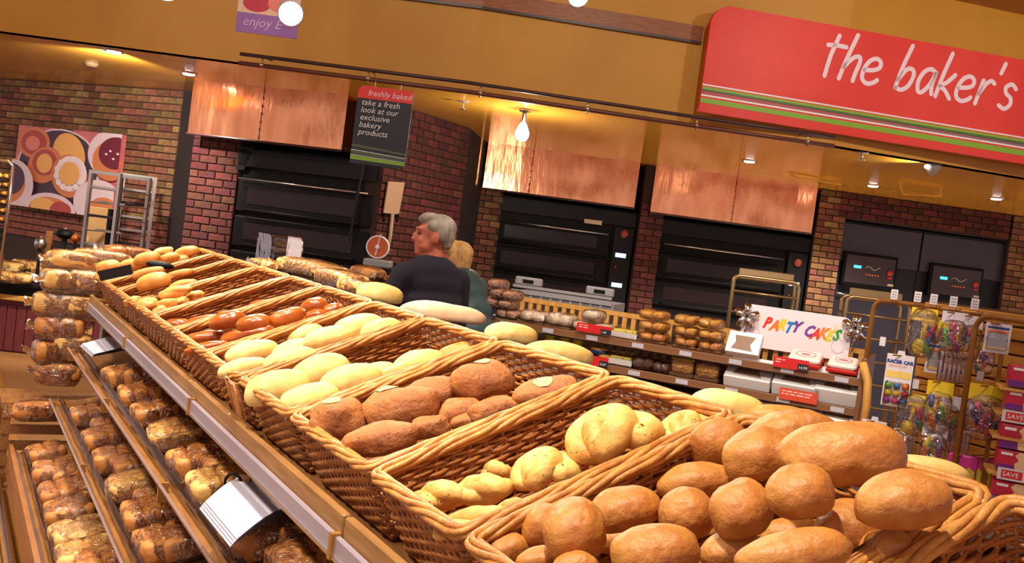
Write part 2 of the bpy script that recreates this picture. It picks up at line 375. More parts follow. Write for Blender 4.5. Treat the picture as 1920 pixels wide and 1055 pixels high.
# ---- brick faces
BW, BH, JT = .172, .062, .011
_bm = {}
def brick_mesh(w_, m):
    k = (round(w_, 3), m.name)
    if k not in _bm:
        o = G().bbox((0, 0, 0), (w_, .03, BH), .004).build('brick', m); _bm[k] = o.data; bpy.data.objects.remove(o)
    return _bm[k]
def brick_face(parent, A, B, z0, z1, m, skip=None, limit=300):
    """bricks on the vertical face from A to B (left to right as seen), one object each"""
    A = Vector((A[0], A[1], 0)); B = Vector((B[0], B[1], 0)); d = B-A; Ln = d.length; d.normalize(); n = Vector((d.y, -d.x, 0))
    ang = math.atan2(d.y, d.x); k = 0; cnt = 0; z = z1-BH/2-JT; extra = G()
    while z > z0:
        x = -(BW+JT)/2 if k % 2 else 0.0
        while x < Ln:
            xa = max(x, 0); xb = min(x+BW, Ln)
            if xb-xa > .03:
                p = A+d*((xa+xb)/2)+n*(.004+random.uniform(-.003, .004))
                if not (skip and skip((xa+xb)/2, z)):
                    if cnt < limit:
                        o = bpy.data.objects.new('brick', brick_mesh(xb-xa, m)); COL.objects.link(o); o.parent = parent
                        o.location = (p.x, p.y, z); o.rotation_euler = (0, 0, ang); cnt += 1
                    else:
                        extra.bbox((0, 0, 0), (xb-xa, .03, BH), .004, Matrix.Translation((p.x, p.y, z)) @ Matrix.Rotation(ang, 4, 'Z'))
            x += BW+JT
        z -= BH+JT; k += 1
    if extra.v: extra.build('bricks_beyond', m, parent, kind='stuff')
def slab(name, A, B, z0, z1, t=.2, m=MORTAR):
    d = Vector((B[0]-A[0], B[1]-A[1], 0)); n = Vector((d.y, -d.x, 0))
    return struct(G().quadbox([(A[0], A[1], z0), (B[0], B[1], z0), (B[0], B[1], z1), (A[0], A[1], z1)], n, t).build(name, m))
# left brick wall
WA, WB = Vector((-6.75, 11.74, 0)), Vector((-3.62, 10.26, 0))
wl = slab('wall_left', WA, WB, 0, ZS)
wd = (WB-WA).normalized()
wn = Vector((wd.y, -wd.x, 0))
pA = at_plane(46, 236, WA, wn); pB = at_plane(243, 256, WA, wn); pC = at_plane(227, 418, WA, wn); pD = at_plane(31, 384, WA, wn)
sx0, sx1 = (pD-WA).dot(wd)+.1, (pC-WA).dot(wd)-.1
brick_face(wl, WA, WB, .98, ZS, BRICK, skip=lambda s, z: sx0 < s < sx1 and pC.z+.12 < z < pA.z-.1)
# dark back wall behind the ovens
struct(G().box((0, 13.9, 1.4), (18, .2, 2.8)).build('wall_back', DARK))
# dark recess return beside the left wall
slab('wall_recess', (-3.62, 10.26), (-3.42, 10.20), 0, ZS, .3, mat('recess_brown', srgb(30, 16, 18), .8))
H1A, H1B = Vector((-3.22, 9.25, 0)), Vector((-1.68, 8.90, 0))          # hood one front line
h1d = (H1B-H1A).normalized(); h1n = Vector((h1d.y, -h1d.x, 0))
def on1(px, py, off=0): return at_plane(px, py, H1A-h1n*off, h1n)
# brick pier left of oven one (set back from the hood front)
PB = .25
a = on1(357, 330, PB); b = on1(446, 330, PB)
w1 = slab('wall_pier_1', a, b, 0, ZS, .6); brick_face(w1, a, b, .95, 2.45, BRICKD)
# brick pier receding between oven one and the ovens behind
a2 = on1(716, 330, PB); b2 = Vector((-.64, 10.26, 0))
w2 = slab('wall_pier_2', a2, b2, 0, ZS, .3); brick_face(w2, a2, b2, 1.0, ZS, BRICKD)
slab('wall_return', b2, (-.45, 11.9), 0, ZS, .1, DARK)
# back oven line
OB = lambda x: 11.42+.06*(x+.5)        # depth of the hood front line at world x
def onb(px, py, off=0):
    d = 11.5
    for _ in range(8): p = at_depth(px, py, d); d = OB(p.x)+off
    return at_depth(px, py, d)
for k, (xa, xb, y, m) in enumerate([(886, 934, 440, BRICK), (1196, 1240, 440, BRICKD), (1522, 1574, 480, BRICK), (1884, 1960, 520, BRICK)]):
    a = onb(xa, y, .12); b = onb(xb, y, .12)
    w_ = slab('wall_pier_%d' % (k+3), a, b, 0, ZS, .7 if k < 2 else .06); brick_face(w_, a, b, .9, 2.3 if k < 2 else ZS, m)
# dark brick beam over the tall ovens
a = onb(1576, 385, .10); b = onb(1892, 430, .10)
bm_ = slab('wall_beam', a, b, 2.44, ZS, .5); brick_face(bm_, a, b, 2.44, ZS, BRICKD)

# ================================================================== COPPER HOODS
def hood(label, a, b, z0, z1, dep, panels, name='copper_hood'):
    d = (b-a).normalized(); n = Vector((d.y, -d.x, 0)); L = (Vector((b.x, b.y, 0))-Vector((a.x, a.y, 0))).length
    t = thing(name, label, 'hood', Matrix.Translation((a.x, a.y, z0)), 'copper extractor hoods over the ovens')
    A = Vector((a.x, a.y, 0)); xs = [0]+[L*p for p in panels]+[L]
    for s0, s1 in zip(xs[:-1], xs[1:]):
        g = G(); nu, nv = 16, 8; vs = []; ph = random.random()*9
        for j in range(nv+1):
            for i in range(nu+1):
                s_ = s0+.004+(s1-s0-.008)*i/nu; zz = z0+(z1-z0)*j/nv
                e = math.sin(math.pi*i/nu)*math.sin(math.pi*j/nv)
                w_ = e*.010*noise.noise(Vector((s_*3+ph, zz*4, ph)))
                p = A+d*s_+n*w_; vs.append((p.x, p.y, zz))
        g.add(vs, [(j*(nu+1)+i, j*(nu+1)+i+1, (j+1)*(nu+1)+i+1, (j+1)*(nu+1)+i) for j in range(nv) for i in range(nu)])
        g.build('copper_panel', COPPER, t, True)
    for s_ in (0, L):                                   # returns at both ends
        p = A+d*s_; q = p-n*dep; nn = d if s_ else -d
        G().quadbox([(p.x, p.y, z0), (q.x, q.y, z0), (q.x, q.y, z1), (p.x, p.y, z1)], nn, .01).build('side_panel', COPPER, t)
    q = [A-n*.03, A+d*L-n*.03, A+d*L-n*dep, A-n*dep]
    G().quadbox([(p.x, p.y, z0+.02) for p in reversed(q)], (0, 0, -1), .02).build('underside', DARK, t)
    g = G(); g.T = None
    for s_ in xs[1:-1]:
        for k in range(7):
            p = A+d*s_+n*.004; z = z0+(z1-z0)*(k+.5)/7
            g.ell((p.x, p.y, z), (.014, .010, .014), n=8, m=5)
    if len(xs) > 2: g.build('seam_rivets', COPPER, t, True, kind='stuff')
    g = G(); p = A+n*.014; q2 = A+d*L+n*.014
    g.tube([(p.x, p.y, z0-.004), (q2.x, q2.y, z0-.004)], .012, 6); g.build('bottom_lip', DARKRAIL, t)
    return t
hood('large bright copper hood over the left oven beside the black hanging sign', on1(352, 247), on1(640, 283), 2.25, ZS, 1.2, [.47])
hood('purplish copper hood right of the bare bright lamp', onb(905, 352), onb(1189, 391), 2.22, ZS, 1.0, [.30])
hood('copper hood left of the tall double-door ovens', onb(1219, 397), onb(1521, 441), 2.20, ZS, 1.0, [.50])
hood('narrow copper hood strip against the receding brick pier', at_depth(868, 350, 11.0), at_depth(894, 353, 11.1), 2.22, ZS, .5, [])

# ================================================================== OVENS
def deck_oven(label, a, b, zt, decks, lcd=(), grp='black deck ovens'):
    """a,b: top-left / top-right front corners; decks: list of (z0,z1)"""
    d = Vector((b.x-a.x, b.y-a.y, 0)); L = d.length; M = frame((a.x, a.y, 0), d)   # x right, y into depth, z up
    t = thing('deck_oven', label, 'oven', M, grp); P = lambda g, n_, m, par=t, **k: g.build(n_, m, par, local=True, **k)
    P(G().box((L/2, .55, zt/2), (L, 1.0, zt)), 'body', BLACK)
    cw = .26 if lcd else 0
    P(G().box((L/2, .02, zt-.10), (L-.02, .08, .16)), 'canopy', BLACK2)
    P(G().tube([(.06, -.06, zt-.30), (L-.06-cw, -.06, zt-.30)], .010, 8), 'rail', STEEL, smooth=True)
    for z0, z1 in decks:
        dr = P(G().bbox(((L-cw)/2, .03, (z0+z1)/2), (L-cw-.05, .06, z1-z0-.02), .01), 'deck_door', BLACK)
        P(G().box(((L-cw)/2-.02, .0, (z0+z1)/2+.01), (L-cw-.32, .012, (z1-z0)*.5)), 'window', OVGLASS, dr)
        P(G().tube([(.12, -.01, z0+.035), (.14, -.05, z0+.035), (L-cw-.16, -.05, z0+.035), (L-cw-.14, -.01, z0+.035)], .011, 8), 'handle', BLACK2, dr, smooth=True)
    if lcd:
        cp = P(G().box((L-cw/2, .02, zt-.75), (cw-.03, .05, 1.1)), 'control_column', BLACK2)
        for z in lcd:
            P(G().box((L-cw/2-.01, -.012, z), (.125, .014, .05)), 'display', mat('lcd_blue', srgb(190, 215, 250), .4, emit=srgb(170, 205, 255), estr=1.3), cp)
            P(G().lathe([(.008, 0), (.008, .008)], 10, M=Matrix.Translation((L-cw/2-.05, -.006, z-.14)) @ Matrix.Rotation(R(90), 4, 'X')), 'indicator', mat('red_led', srgb(190, 40, 34), .4, emit=srgb(220, 40, 30), estr=.5), cp)
        P(G().ell((L-cw/2, -.02, max(lcd)+.26), (.05, .03, .05)), 'knob', mat('knob_red', srgb(150, 60, 50), .5), cp, smooth=True)
    return t
zo = lambda px, py, f_: f_(px, py).z
o1 = deck_oven('black deck oven under the large copper hood on the left', on1(449, 280, PB), on1(714, 300, PB), 2.2, [(1.58, 1.90), (1.25, 1.56), (.9, 1.23)])
P1 = wm(o1); L1 = (on1(716, 300, PB)-on1(447, 280, PB)).length
G().quadbox([P1 @ Vector(p) for p in ((0, -.02, 2.2), (.16, -.02, 2.2), (.08, -.02, 1.98), (0, -.02, 1.98))], P1.to_3x3() @ Vector((0, -1, 0)), .02).build('bracket', BLACK2, o1)
G().tube([P1 @ Vector((L1-.15, -.08, 2.2)), P1 @ Vector((L1-.2, -.08, 1.45))], .012, 6).build('conduit', BLACK2, o1)
deck_oven('black deck oven with three lit displays behind the grey crate', onb(932, 360, .2), onb(1196, 400, .2), 2.18, [(1.62, 1.9), (1.3, 1.6), (.98, 1.28)], (1.655, 1.30, .95))
deck_oven('black deck oven behind the party cake board', onb(1238, 420, .2), onb(1522, 445, .2), 2.16, [(1.45, 1.76), (1.12, 1.43), (.8, 1.1)], (1.585, 1.16))
# maker plate on the middle oven
tag(G().box(onb(1112, 416, .16), (.21, .012, .05)).build('name_plate', mat('plate_cream', srgb(206, 186, 150), .5)), 'small cream plate above the middle deck oven', 'plate')
# two tall rack ovens
def rack_oven(label, a, b, zt):
    d = Vector((b.x-a.x, b.y-a.y, 0)); L = d.length; M = frame((a.x, a.y, 0), d)
    t = thing('rack_oven', label, 'oven', M, 'tall dark rack ovens'); P = lambda g, n_, m, par=t, **k: g.build(n_, m, par, local=True, **k)
    RKD = mat('rack_oven_dark', srgb(36, 33, 44), .45, spec=.3)
    P(G().box((L/2, .6, zt/2), (L-.01, 1.1, zt)), 'body', RKD)
    P(G().bbox((L/2, .03, zt-.25), (L-.02, .06, .46), .01), 'top_panel', mat('oven_grey', srgb(62, 58, 68), .4, .3))
    dr = P(G().bbox((L/2, .03, .80), (L-.04, .06, 1.5), .012), 'oven_door', RKD)
    P(G().tube([(.08, .0, 1.55), (.08, -.06, 1.55), (.26, -.06, 1.54)], .012, 8), 'door_handle', STEEL, dr, smooth=True)
    z = 1.86; x = L*.42
    cp = P(G().bbox((x, -.02, z), (.66, .08, .40), .01), 'control_panel', BLACK)
    P(G().box((x, -.064, z), (.60, .006, .33)), 'panel_face', mat('panel_brown', srgb(50, 38, 42), .4), cp)
    P(G().box((x-.16, -.07, z+.03), (.09, .006, .035)), 'display', mat('lcd_cyan', srgb(90, 200, 220), .4, emit=srgb(60, 190, 215), estr=1.0), cp)
    for i in range(5): P(G().box((x-.04+i*.036, -.07, z-.05), (.018, .006, .014)), 'button', mat('btn_%d' % (i % 3), (srgb(200, 60, 30), srgb(200, 120, 30), srgb(190, 150, 60))[i % 3], .4, emit=srgb(200, 70, 30), estr=.3), cp)
    P(G().tube([(x-.06+k*.03, -.07, z+.03+.02*math.sin(k*1.3)) for k in range(7)], .003, 5), 'curve_mark', WHITE, cp)
    P(G().lathe([(.030, 0), (.034, .01), (.03, .02)], 16, M=Matrix.Translation((x+.24, -.068, z-.0)) @ Matrix.Rotation(R(90), 4, 'X')), 'stop_button', mat('stop_red', srgb(205, 50, 40), .4), cp, smooth=True)
    P(G().box((x+.25, -.07, z-.06), (.05, .006, .025)), 'warning_light', mat('warn_red', srgb(190, 30, 50), .4), cp)
    P(G().box((x+.27, -.07, z-.14), (.07, .004, .025)), 'maker_plate', mat('plate_cream', srgb(206, 186, 150), .5), cp)
    return t
a = onb(1573, 400, .2); m_ = onb(1735, 420, .2); b = onb(1893, 450, .2)
rack_oven('tall dark oven with control panel right of a brick pier', a, m_, 2.42)
rack_oven('tall dark oven with control panel at the far right', m_, b, 2.42)

# ================================================================== SIGNS
def poster():
    g0 = frame(pD, pC-pD, None); W = (pC-pD).length; H = pA.z-pD.z
    o = Matrix.Translation(wn*.05) @ frame((pD.x, pD.y, pD.z), wd); H = (pA.z-pD.z); W = (pB-pA).dot(wd)
    t = thing('pastry_poster', 'large photo poster of pies and tarts on the left brick wall', 'poster', o)
    M = o @ Matrix.Rotation(R(90), 4, 'X')        # x right, y up, z towards the room
    def P(g, n_, m, par=t): return g.build(n_, m, par)
    bd = P(G().poly([(0, 0), (W, 0), (W, H), (0, H)], M, .03), 'panel', mat('poster_pink', srgb(236, 128, 116), .5, col2=srgb(190, 100, 116), scale=3))
    k = [0]
    def clip(pts): return [(min(max(x, .0), W), min(max(y, .0), H)) for x, y in pts]
    def disc(cx, cy, rx, ry, m, rot=0, lift=1):
        k[0] += 1; z = .031+.0012*k[0]; pts = []
        for i in range(28):
            a_ = 2*math.pi*i/28; x = rx*math.cos(a_); y = ry*math.sin(a_)
            pts.append((cx+x*math.cos(rot)-y*math.sin(rot), cy+x*math.sin(rot)+y*math.cos(rot)))
        pts = clip([(x*W, y*H) for x, y in pts]); q = []
        for p in pts:
            if not q or (abs(p[0]-q[-1][0])+abs(p[1]-q[-1][1])) > 1e-4: q.append(p)
        return P(G().poly(q, M @ Matrix.Translation((0, 0, z)), .001), 'printed_shape', m, bd)
    pl = mat('print_plate', srgb(228, 206, 214), .5); cr = mat('print_crust', srgb(214, 126, 76), .5); fi = mat('print_filling', srgb(176, 70, 66), .5)
    cu = mat('print_custard', srgb(238, 176, 96), .5); be = mat('print_berry', srgb(112, 24, 48), .5); dk = mat('print_dark', srgb(70, 44, 66), .5); crm = mat('print_cream', srgb(242, 226, 232), .5)
    disc(.45, .80, .16, .22, dk)
    disc(.42, .50, .40, .50, pl); disc(.42, .51, .38, .47, dk)
    disc(.17, .80, .155, .19, cr); disc(.17, .80, .125, .15, fi); disc(.16, .79, .07, .09, mat('print_pink', srgb(224, 130, 116), .5))
    disc(.52, .70, .15, .26, cu, .2)
    disc(.30, .54, .16, .23, cr, -.2); disc(.30, .57, .12, .16, fi); disc(.30, .56, .075, .12, cu)
    disc(.55, .44, .17, .26, cr, .1); disc(.56, .47, .15, .215, crm)
    for i in range(13): disc(.56+.125*math.cos(i*.483), .47+.18*math.sin(i*.483), .027, .038, crm)
    disc(.56, .47, .095, .14, cu)
    disc(.93, .76, .22, .29, pl); disc(.93, .68, .17, .24, cr); disc(.96, .77, .15, .19, be)
    for i in range(5): disc(.88+.035*i, .75+.05*math.sin(i*2.2), .012, .012, crm)
    disc(.02, .24, .22, .33, pl); disc(.0, .26, .16, .24, cr); disc(.0, .32, .15, .2, dk)
    disc(.42, .0, .25, .21, pl); disc(.42, .0, .2, .16, cr); disc(.36, .04, .12, .1, cu); disc(.53, .02, .1, .1, fi)
    disc(.86, .17, .22, .27, pl); disc(.92, .12, .12, .12, cr)
poster()
# red department sign
SO = .16
a = fas_pt(1306, 208, SO); b = fas_pt(1925, 311, SO)
d = Vector((b.x-a.x, b.y-a.y, 0)).normalized(); zB = (a.z+b.z)/2; zT = fas_pt(1330, 30, SO).z+.09
M = frame((a.x, a.y, zB), d); M2 = M @ Matrix.Rotation(R(90), 4, 'X')
t = thing('department_sign', "large red sign reading the baker's on the ochre fascia", 'sign', M)
H = zT-zB; W = 3.7; rc = .16
pts = [(0, 0), (W, 0), (W, H)]+[(rc-rc*math.sin(k/6*math.pi/2), H-rc+rc*math.cos(k/6*math.pi/2)) for k in range(7)]
G().poly(pts, M2, .05).build('sign_board', RED, t)
for n_, y0, y1, x0y, m in [('white_stripe', .205, .216, .0, WHITE), ('green_stripe', .176, .196, 0, GREEN), ('dark_stripe', .160, .176, 0, DGREEN), ('white_stripe', .122, .135, 0, WHITE), ('grey_stripe', .142, .150, 0, mat('stripe_grey', srgb(150, 100, 110), .5)), ('green_stripe', .070, .108, 0, GREEN)]:
    sl = -.01 if n_ != 'white_stripe' else 0.0
    G().poly([(0, y0), (W, y0+sl), (W, y1), (0, y1)], M2 @ Matrix.Translation((0, 0, .052)), .001).build(n_, m, t)
LTR = mat('sign_lettering', srgb(240, 214, 228), .5)
p = at_plane(1531, 142, a, M2.to_3x3() @ Vector((0, 0, 1))); lp = M2.inverted() @ p; p2 = at_plane(1895, 196, a, M2.to_3x3() @ Vector((0, 0, 1))); lp2 = M2.inverted() @ p2
xw = sum(GLY[c][1] for c in "the baker's")
script("the baker's", (lp2.x-lp.x)/(xw+.1), M2 @ Matrix.Translation((lp.x, lp.y, .051)) @ Matrix.Rotation(R(-.6), 4, 'Z'), LTR, t, .17, .14, .002)
G().box(M2 @ Vector((.6, H*.7, -.05)), (.05, .12, .05)).build('bracket', BLACK2, t); G().box(M2 @ Vector((2.8, H*.7, -.05)), (.05, .12, .05)).build('bracket', BLACK2, t)
# hanging double rail for the signs
RO = .30
a = fas_pt(450, 104, RO); b = fas_pt(1566, 258, RO)
pts = [fas_pt(x, y, RO) for x, y in ((450, 104), (640, 128), (880, 157), (1080, 183), (1280, 212), (1430, 235), (1566, 258))]
zu = sum(p.z for p in pts)/len(pts); zl = zu-.068
t = thing('sign_rail', 'dark double rail with chrome clips hung below the ochre fascia', 'rail', Matrix.Translation((a.x, a.y, zl)))
g = G(); g.tube([(p.x, p.y, zu) for p in pts], .014, 8); g.build('upper_bar', DARKRAIL, t, True)
g = G(); g.tube([(p.x, p.y, zl) for p in pts], .017, 8); g.build('lower_bar', mat('rail_brown', srgb(96, 46, 34), .4), t, True)
for px in (493, 692, 902, 1103, 1308, 1516):
    u_ = (px-450)/1116; i = min(int(u_*6), 5); y = 104+u_*150
    p = fas_pt(px, y, RO)
    g = G(); g.cyl((p.x, p.y, zl-.03), (p.x, p.y, zu+.01), .007, 8); g.ell((p.x, p.y-.015, zl+.006), (.016, .016, .016), n=10, m=6); g.build('clip', CHROME, t, True)
    G().cyl((p.x, p.y+.02, zu), (p.x, p.y+RO*.9, zu+.02), .006, 6).build('hanger', DARKRAIL, t)
# black freshly baked sign hanging from the rail
pa = fas_pt(682, 163, RO); pb = fas_pt(785, 171, RO); pc = fas_pt(760, 318, RO); pd = fas_pt(656, 305, RO)
d = Vector((pb.x-pa.x, pb.y-pa.y, 0)).normalized(); W = (pb-pa).length; zB = (pc.z+pd.z)/2; zT = (pa.z+pb.z)/2; H = zT-zB
M = frame((pd.x, pd.y, zB), d); M2 = M @ Matrix.Rotation(R(90), 4, 'X')
t = thing('hanging_sign', 'black hanging sign with red freshly baked header and green stripes', 'sign', M)
rc = .05; arc = lambda cx, cy, a0, a1: [(cx+rc*math.cos(a0+(a1-a0)*k/5), cy+rc*math.sin(a0+(a1-a0)*k/5)) for k in range(6)]
G().poly([(0, 0)]+arc(W-rc, rc, -math.pi/2, 0)+[(W, H)]+arc(rc, H-rc, math.pi/2, math.pi), M2, .016).build('sign_board', SIGNBLACK, t)
hd = G().poly([(0, H*.84), (W, H*.84), (W, H)]+arc(rc, H-rc, math.pi/2, math.pi), M2 @ Matrix.Translation((0, 0, .0165)), .002).build('header', RED, t)
T = lambda x, y: M2 @ Matrix.Translation((x, y, .021))
text('freshly baked', .062, T(.075, H*.88), LTR, t, shear=.2)
for i, s_ in enumerate(['take a fresh', 'look at our', 'exclusive', 'bakery', 'products']):
    text(s_, .062, T(.035, H*(.755-.095*i)), mat('chalk_white', srgb(226, 222, 226), .6), t, shear=.2)
for n_, y0, y1, m in [('green_stripe', .128, .145, DGREEN), ('white_stripe', .098, .103, WHITE), ('green_stripe', .075, .092, DGREEN), ('green_stripe', .03, .058, GREEN), ('white_stripe', .062, .066, WHITE)]:
    G().poly([(0.0, y0*1.0), (W, y0*.8), (W, y1*.8), (0.0, y1)], M2 @ Matrix.Translation((0, 0, .0165)), .001).build(n_, m, t)
for x in (.12, W-.1): G().cyl(M2 @ Vector((x, H, .008)), Vector((*(M2 @ Vector((x, H, .008))).xy, zl)), .003, 5).build('cord', STEEL, t)
# purple photo sign near the ceiling
dS = 6.4; pa = at_depth(441, 62, dS); pb = at_depth(557, 70, dS); d = Vector((1, 0, 0)); W = pb.x-pa.x; zB = (pa.z+pb.z)/2
M = frame((pa.x, pa.y, zB), d); M2 = M @ Matrix.Rotation(R(90), 4, 'X'); t = thing('photo_sign', 'purple hanging sign with fruit photograph near the ceiling', 'sign', M)
G().poly([(0, 0), (W, 0), (W, .52), (0, .52)], M2, .012).build('sign_board', LILAC, t)
G().poly([(0, .125), (W, .125), (W, .52), (0, .52)], M2 @ Matrix.Translation((0, 0, .0125)), .001).build('photo_area', mat('photo_cream', srgb(226, 190, 170), .5), t)
for cx, cy, rx, m in [(.12, .19, .09, mat('print_berry2', srgb(190, 60, 80), .5)), (.27, .2, .08, MATS['print_pink']), (.2, .3, .12, mat('print_berry2', (0, 0, 0, 1)))]:
    G().poly([(cx+rx*math.cos(k*.314), cy+rx*.6*math.sin(k*.314)) for k in range(20)], M2 @ Matrix.Translation((0, 0, .0136+cx*.002)), .001).build('printed_shape', m, t)
text('enjoy E', .085, M2 @ Matrix.Translation((.04, .045, .0135)), mat('text_lilac', srgb(206, 176, 216), .5), t, shear=.25)
for x in (.05, W-.05): G().cyl(M2 @ Vector((x, .52, .006)), Vector((*(M2 @ Vector((x, 0, .006))).xy, 4.1)), .003, 5).build('cord', STEEL, t)

# ================================================================== CEILING FITTINGS
LAMP = mat('lamp_face', (1, 1, 1, 1), .4, emit=(1, .93, .95, 1), estr=14)
def downlight(px, py, label, power, r=.055, tgt=None, size=120):
    p = at_z(px, py, ZS-.004)
    t = thing('downlight', label, 'lamp', Matrix.Translation((p.x, p.y, ZS)), 'recessed downlights in the ochre soffit')
    G().lathe([(r*1.05, -.004), (r*1.35, -.010), (r*1.45, 0), (r*1.05, .0)], 20, (p.x, p.y, ZS-.002)).build('trim_ring', CHROME, t, True)
    G().lathe([(r*.3, -.016), (r*.8, -.014), (r, -.006), (r, 0)], 16, (p.x, p.y, ZS-.003)).build('lamp_face', LAMP, t, True)
    spot((p.x, p.y, ZS-.04), tgt or (p.x, p.y, 0), power, size, .5, (1, .88, .74), .05)
downlight(214, 96, 'recessed downlight left of the copper hood, nearer the fascia', 260, tgt=(-5.2, 11.2, 1.2))
downlight(354, 138, 'recessed downlight at the left edge of the bright copper hood', 60)
downlight(1405, 302, 'recessed downlight above the copper hood beside the tall ovens', 200)
downlight(1637, 348, 'recessed downlight in front of the dark brick beam', 190)
downlight(1868, 372, 'recessed downlight at the far right of the ochre soffit', 190)
p = at_z(985, 205, ZS)
t = thing('bulb_lamp', 'bare bright bulb hanging under the soffit by the copper hoods', 'lamp', Matrix.Translation((p.x, p.y, ZS-.2)))
zb_ = at_depth(985, 248, p.y).z
G().lathe([(.05, ZS-.001), (.05, ZS-.02), (.018, ZS-.03), (.018, zb_+.07)][::-1], 14, (p.x, p.y, 0)).build('holder', CHROME, t, True)
G().lathe([(.004, zb_-.075), (.04, zb_-.065), (.058, zb_-.03), (.056, zb_), (.035, zb_+.05), (.02, zb_+.075)], 18, (p.x, p.y, 0)).build('bulb', mat('bulb_glow', (1, 1, 1, 1), .3, emit=(1, .9, .95, 1), estr=22), t, True)
point((p.x, p.y, zb_-.12), 28, (1, .90, .8), .05)
# round soffit plates, sprinklers, vents
for px, py, lb in ((172, 127, 'small white dome detector on the soffit above the brick wall'), (1750, 316, 'white tilted eyeball spotlight on the soffit by the red sign')):
    p = at_z(px, py-8, ZS); t = thing('eyeball_lamp', lb, 'lamp', Matrix.Translation((p.x, p.y, ZS)))
    G().lathe([(.004, -.10), (.03, -.085), (.065, -.03), (.075, 0)] if px > 1000 else [(.01, -.035), (.05, -.03), (.06, -.01), (.065, 0)], 18, (p.x, p.y, ZS)).build('shell', mat('fitting_grey', srgb(150, 136, 130), .5) if px > 1000 else mat('dome_drab', srgb(112, 92, 66), .6), t, True)
    q = Vector((p.x-.06, p.y-.03, ZS-.03)); (G().ell(q, (.025, .025, .018), n=10, m=6).build('lens', LAMP, t, True) if px > 1000 else G().ell(Vector((p.x, p.y, ZS-.036)), (.018, .018, .008), n=10, m=6).build('sensor', BLACK2, t, True))
    if px > 1000: spot(q+Vector((-.04, -.01, -.02)), q+Vector((-1.5, .3, -.05)), 25, 110, .6, (1, .9, .7), .03)
for px, py, lb in ((869, 196, 'small sprinkler head on the soffit right of the black sign'), (1617, 292, 'small sprinkler head on the soffit below the red sign')):
    p = at_z(px, py-6, ZS); t = thing('sprinkler', lb, 'sprinkler', Matrix.Translation((p.x, p.y, ZS)))
    G().cyl((p.x, p.y, ZS), (p.x, p.y, ZS-.06), .008, 8).build('stem', CHROME, t, True)
    G().lathe([(.03, -.066), (.03, -.062), (.006, -.055)], 12, (p.x, p.y, ZS)).build('deflector', CHROME, t, True)
    G().lathe([(.05, -.004), (.055, 0)], 16, (p.x+.0, p.y, ZS)).build('cover_plate', mat('fitting_grey', srgb(190, 176, 176), .5), t, True)
for c4, lb in (([(1478, 323), (1572, 338), (1578, 346), (1492, 332)], 'ceiling access hatch above the copper hood by the brick pier'), ([(1688, 338), (1765, 351), (1765, 368), (1692, 364)], 'ceiling access hatch above the tall ovens')):
    q = [at_z(x, y, ZS-.006) for x, y in c4]; t = thing('ceiling_hatch', lb, 'hatch', Matrix.Translation((q[0].x, q[0].y, ZS)))
    g = G(); g.tube([*q, q[0]], .010, 6); g.build('hatch_frame', mat('hatch_yellow', srgb(226, 168, 50), .4), t)
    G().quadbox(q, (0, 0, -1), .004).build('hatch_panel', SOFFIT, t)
# track spotlights in front of the fascia (in view at the top edge)
def track_spot(px, py, d, label, aim, power, r=.07, size=60, face=True):
    p = at_depth(px, py, d) if face else Vector((px, py, d)); ax = (Vector(aim)-p).normalized()
    t = thing('track_spotlight', label, 'lamp', Matrix.Translation(p), 'track spotlights on the sales floor ceiling')
    Q = frame(p, ax.orthogonal(), ax)
    G().lathe([(r*.5, -.22), (r*.85, -.16), (r, -.02), (r, .0), (r*.92, .0), (r*.9, -.015)], 20, M=Q).build('can', mat('spot_white', srgb(200, 190, 190), .4), t, True)
    G().lathe([(r*.9, -.02), (r*.88, -.012)], 20, M=Q).build('lamp_face', mat('spot_face', (1, 1, 1, 1), .4, emit=(1, .95, 1, 1), estr=30), t, True)
    q = p-ax*.13; G().tube([q, q+Vector((0, 0, .15)), (q.x, q.y, 4.1)], .012, 8).build('stem', mat('spot_white', (0, 0, 0, 1)), t)
    spot(p+ax*.02, Vector(aim), power, size, .5, WARM, .06)
    return t
track_spot(545, 26, 5.4, 'glaring track spotlight in front of the purple sign', (-.2, 1.5, 1.2), 160)
track_spot(1085, -6, 6.2, 'track spotlight cut by the top edge near the timber strip', (1.0, 3.0, 1.0), 120, size=60)
track_spot(312, -14, 6.2, 'track spotlight peeking over the top edge at left', (-1.8, 4.5, .8), 120)
# ================================================================== BREAD DISPLAY
def uvz(u_, v_, z): p = P0+UD*u_+VH*v_; return Vector((p.x, p.y, z))
RL = [3.95, 3.549, 3.163, 2.727, 2.256, 1.85, 1.347, .937, .486, 0, -.377, -.874, -1.32]
BWD = .573
DM = frame((P0.x, P0.y, 0), VH)                     # local x = VH, y = UD
TM = Matrix(((VT.x, UD.x, NT.x, P0.x), (VT.y, UD.y, NT.y, P0.y), (VT.z, UD.z, NT.z, P0.z), (0, 0, 0, 1)))
disp = thing('bread_display', 'stepped bread display with metal price rails under the wicker baskets', 'display', DM)
def D(g, n_, m, par=disp, **k): return g.build(n_, m, par, local=True, **k)
U0, U1 = -1.4, 3.98; UM = (U0+U1)/2; UL = U1-U0
JO = [-1.2, .07, 1.35, 2.62, 3.9]
seg = [(U0, JO[0])]+list(zip(JO[:-1], JO[1:]))+[(JO[-1], U1)]
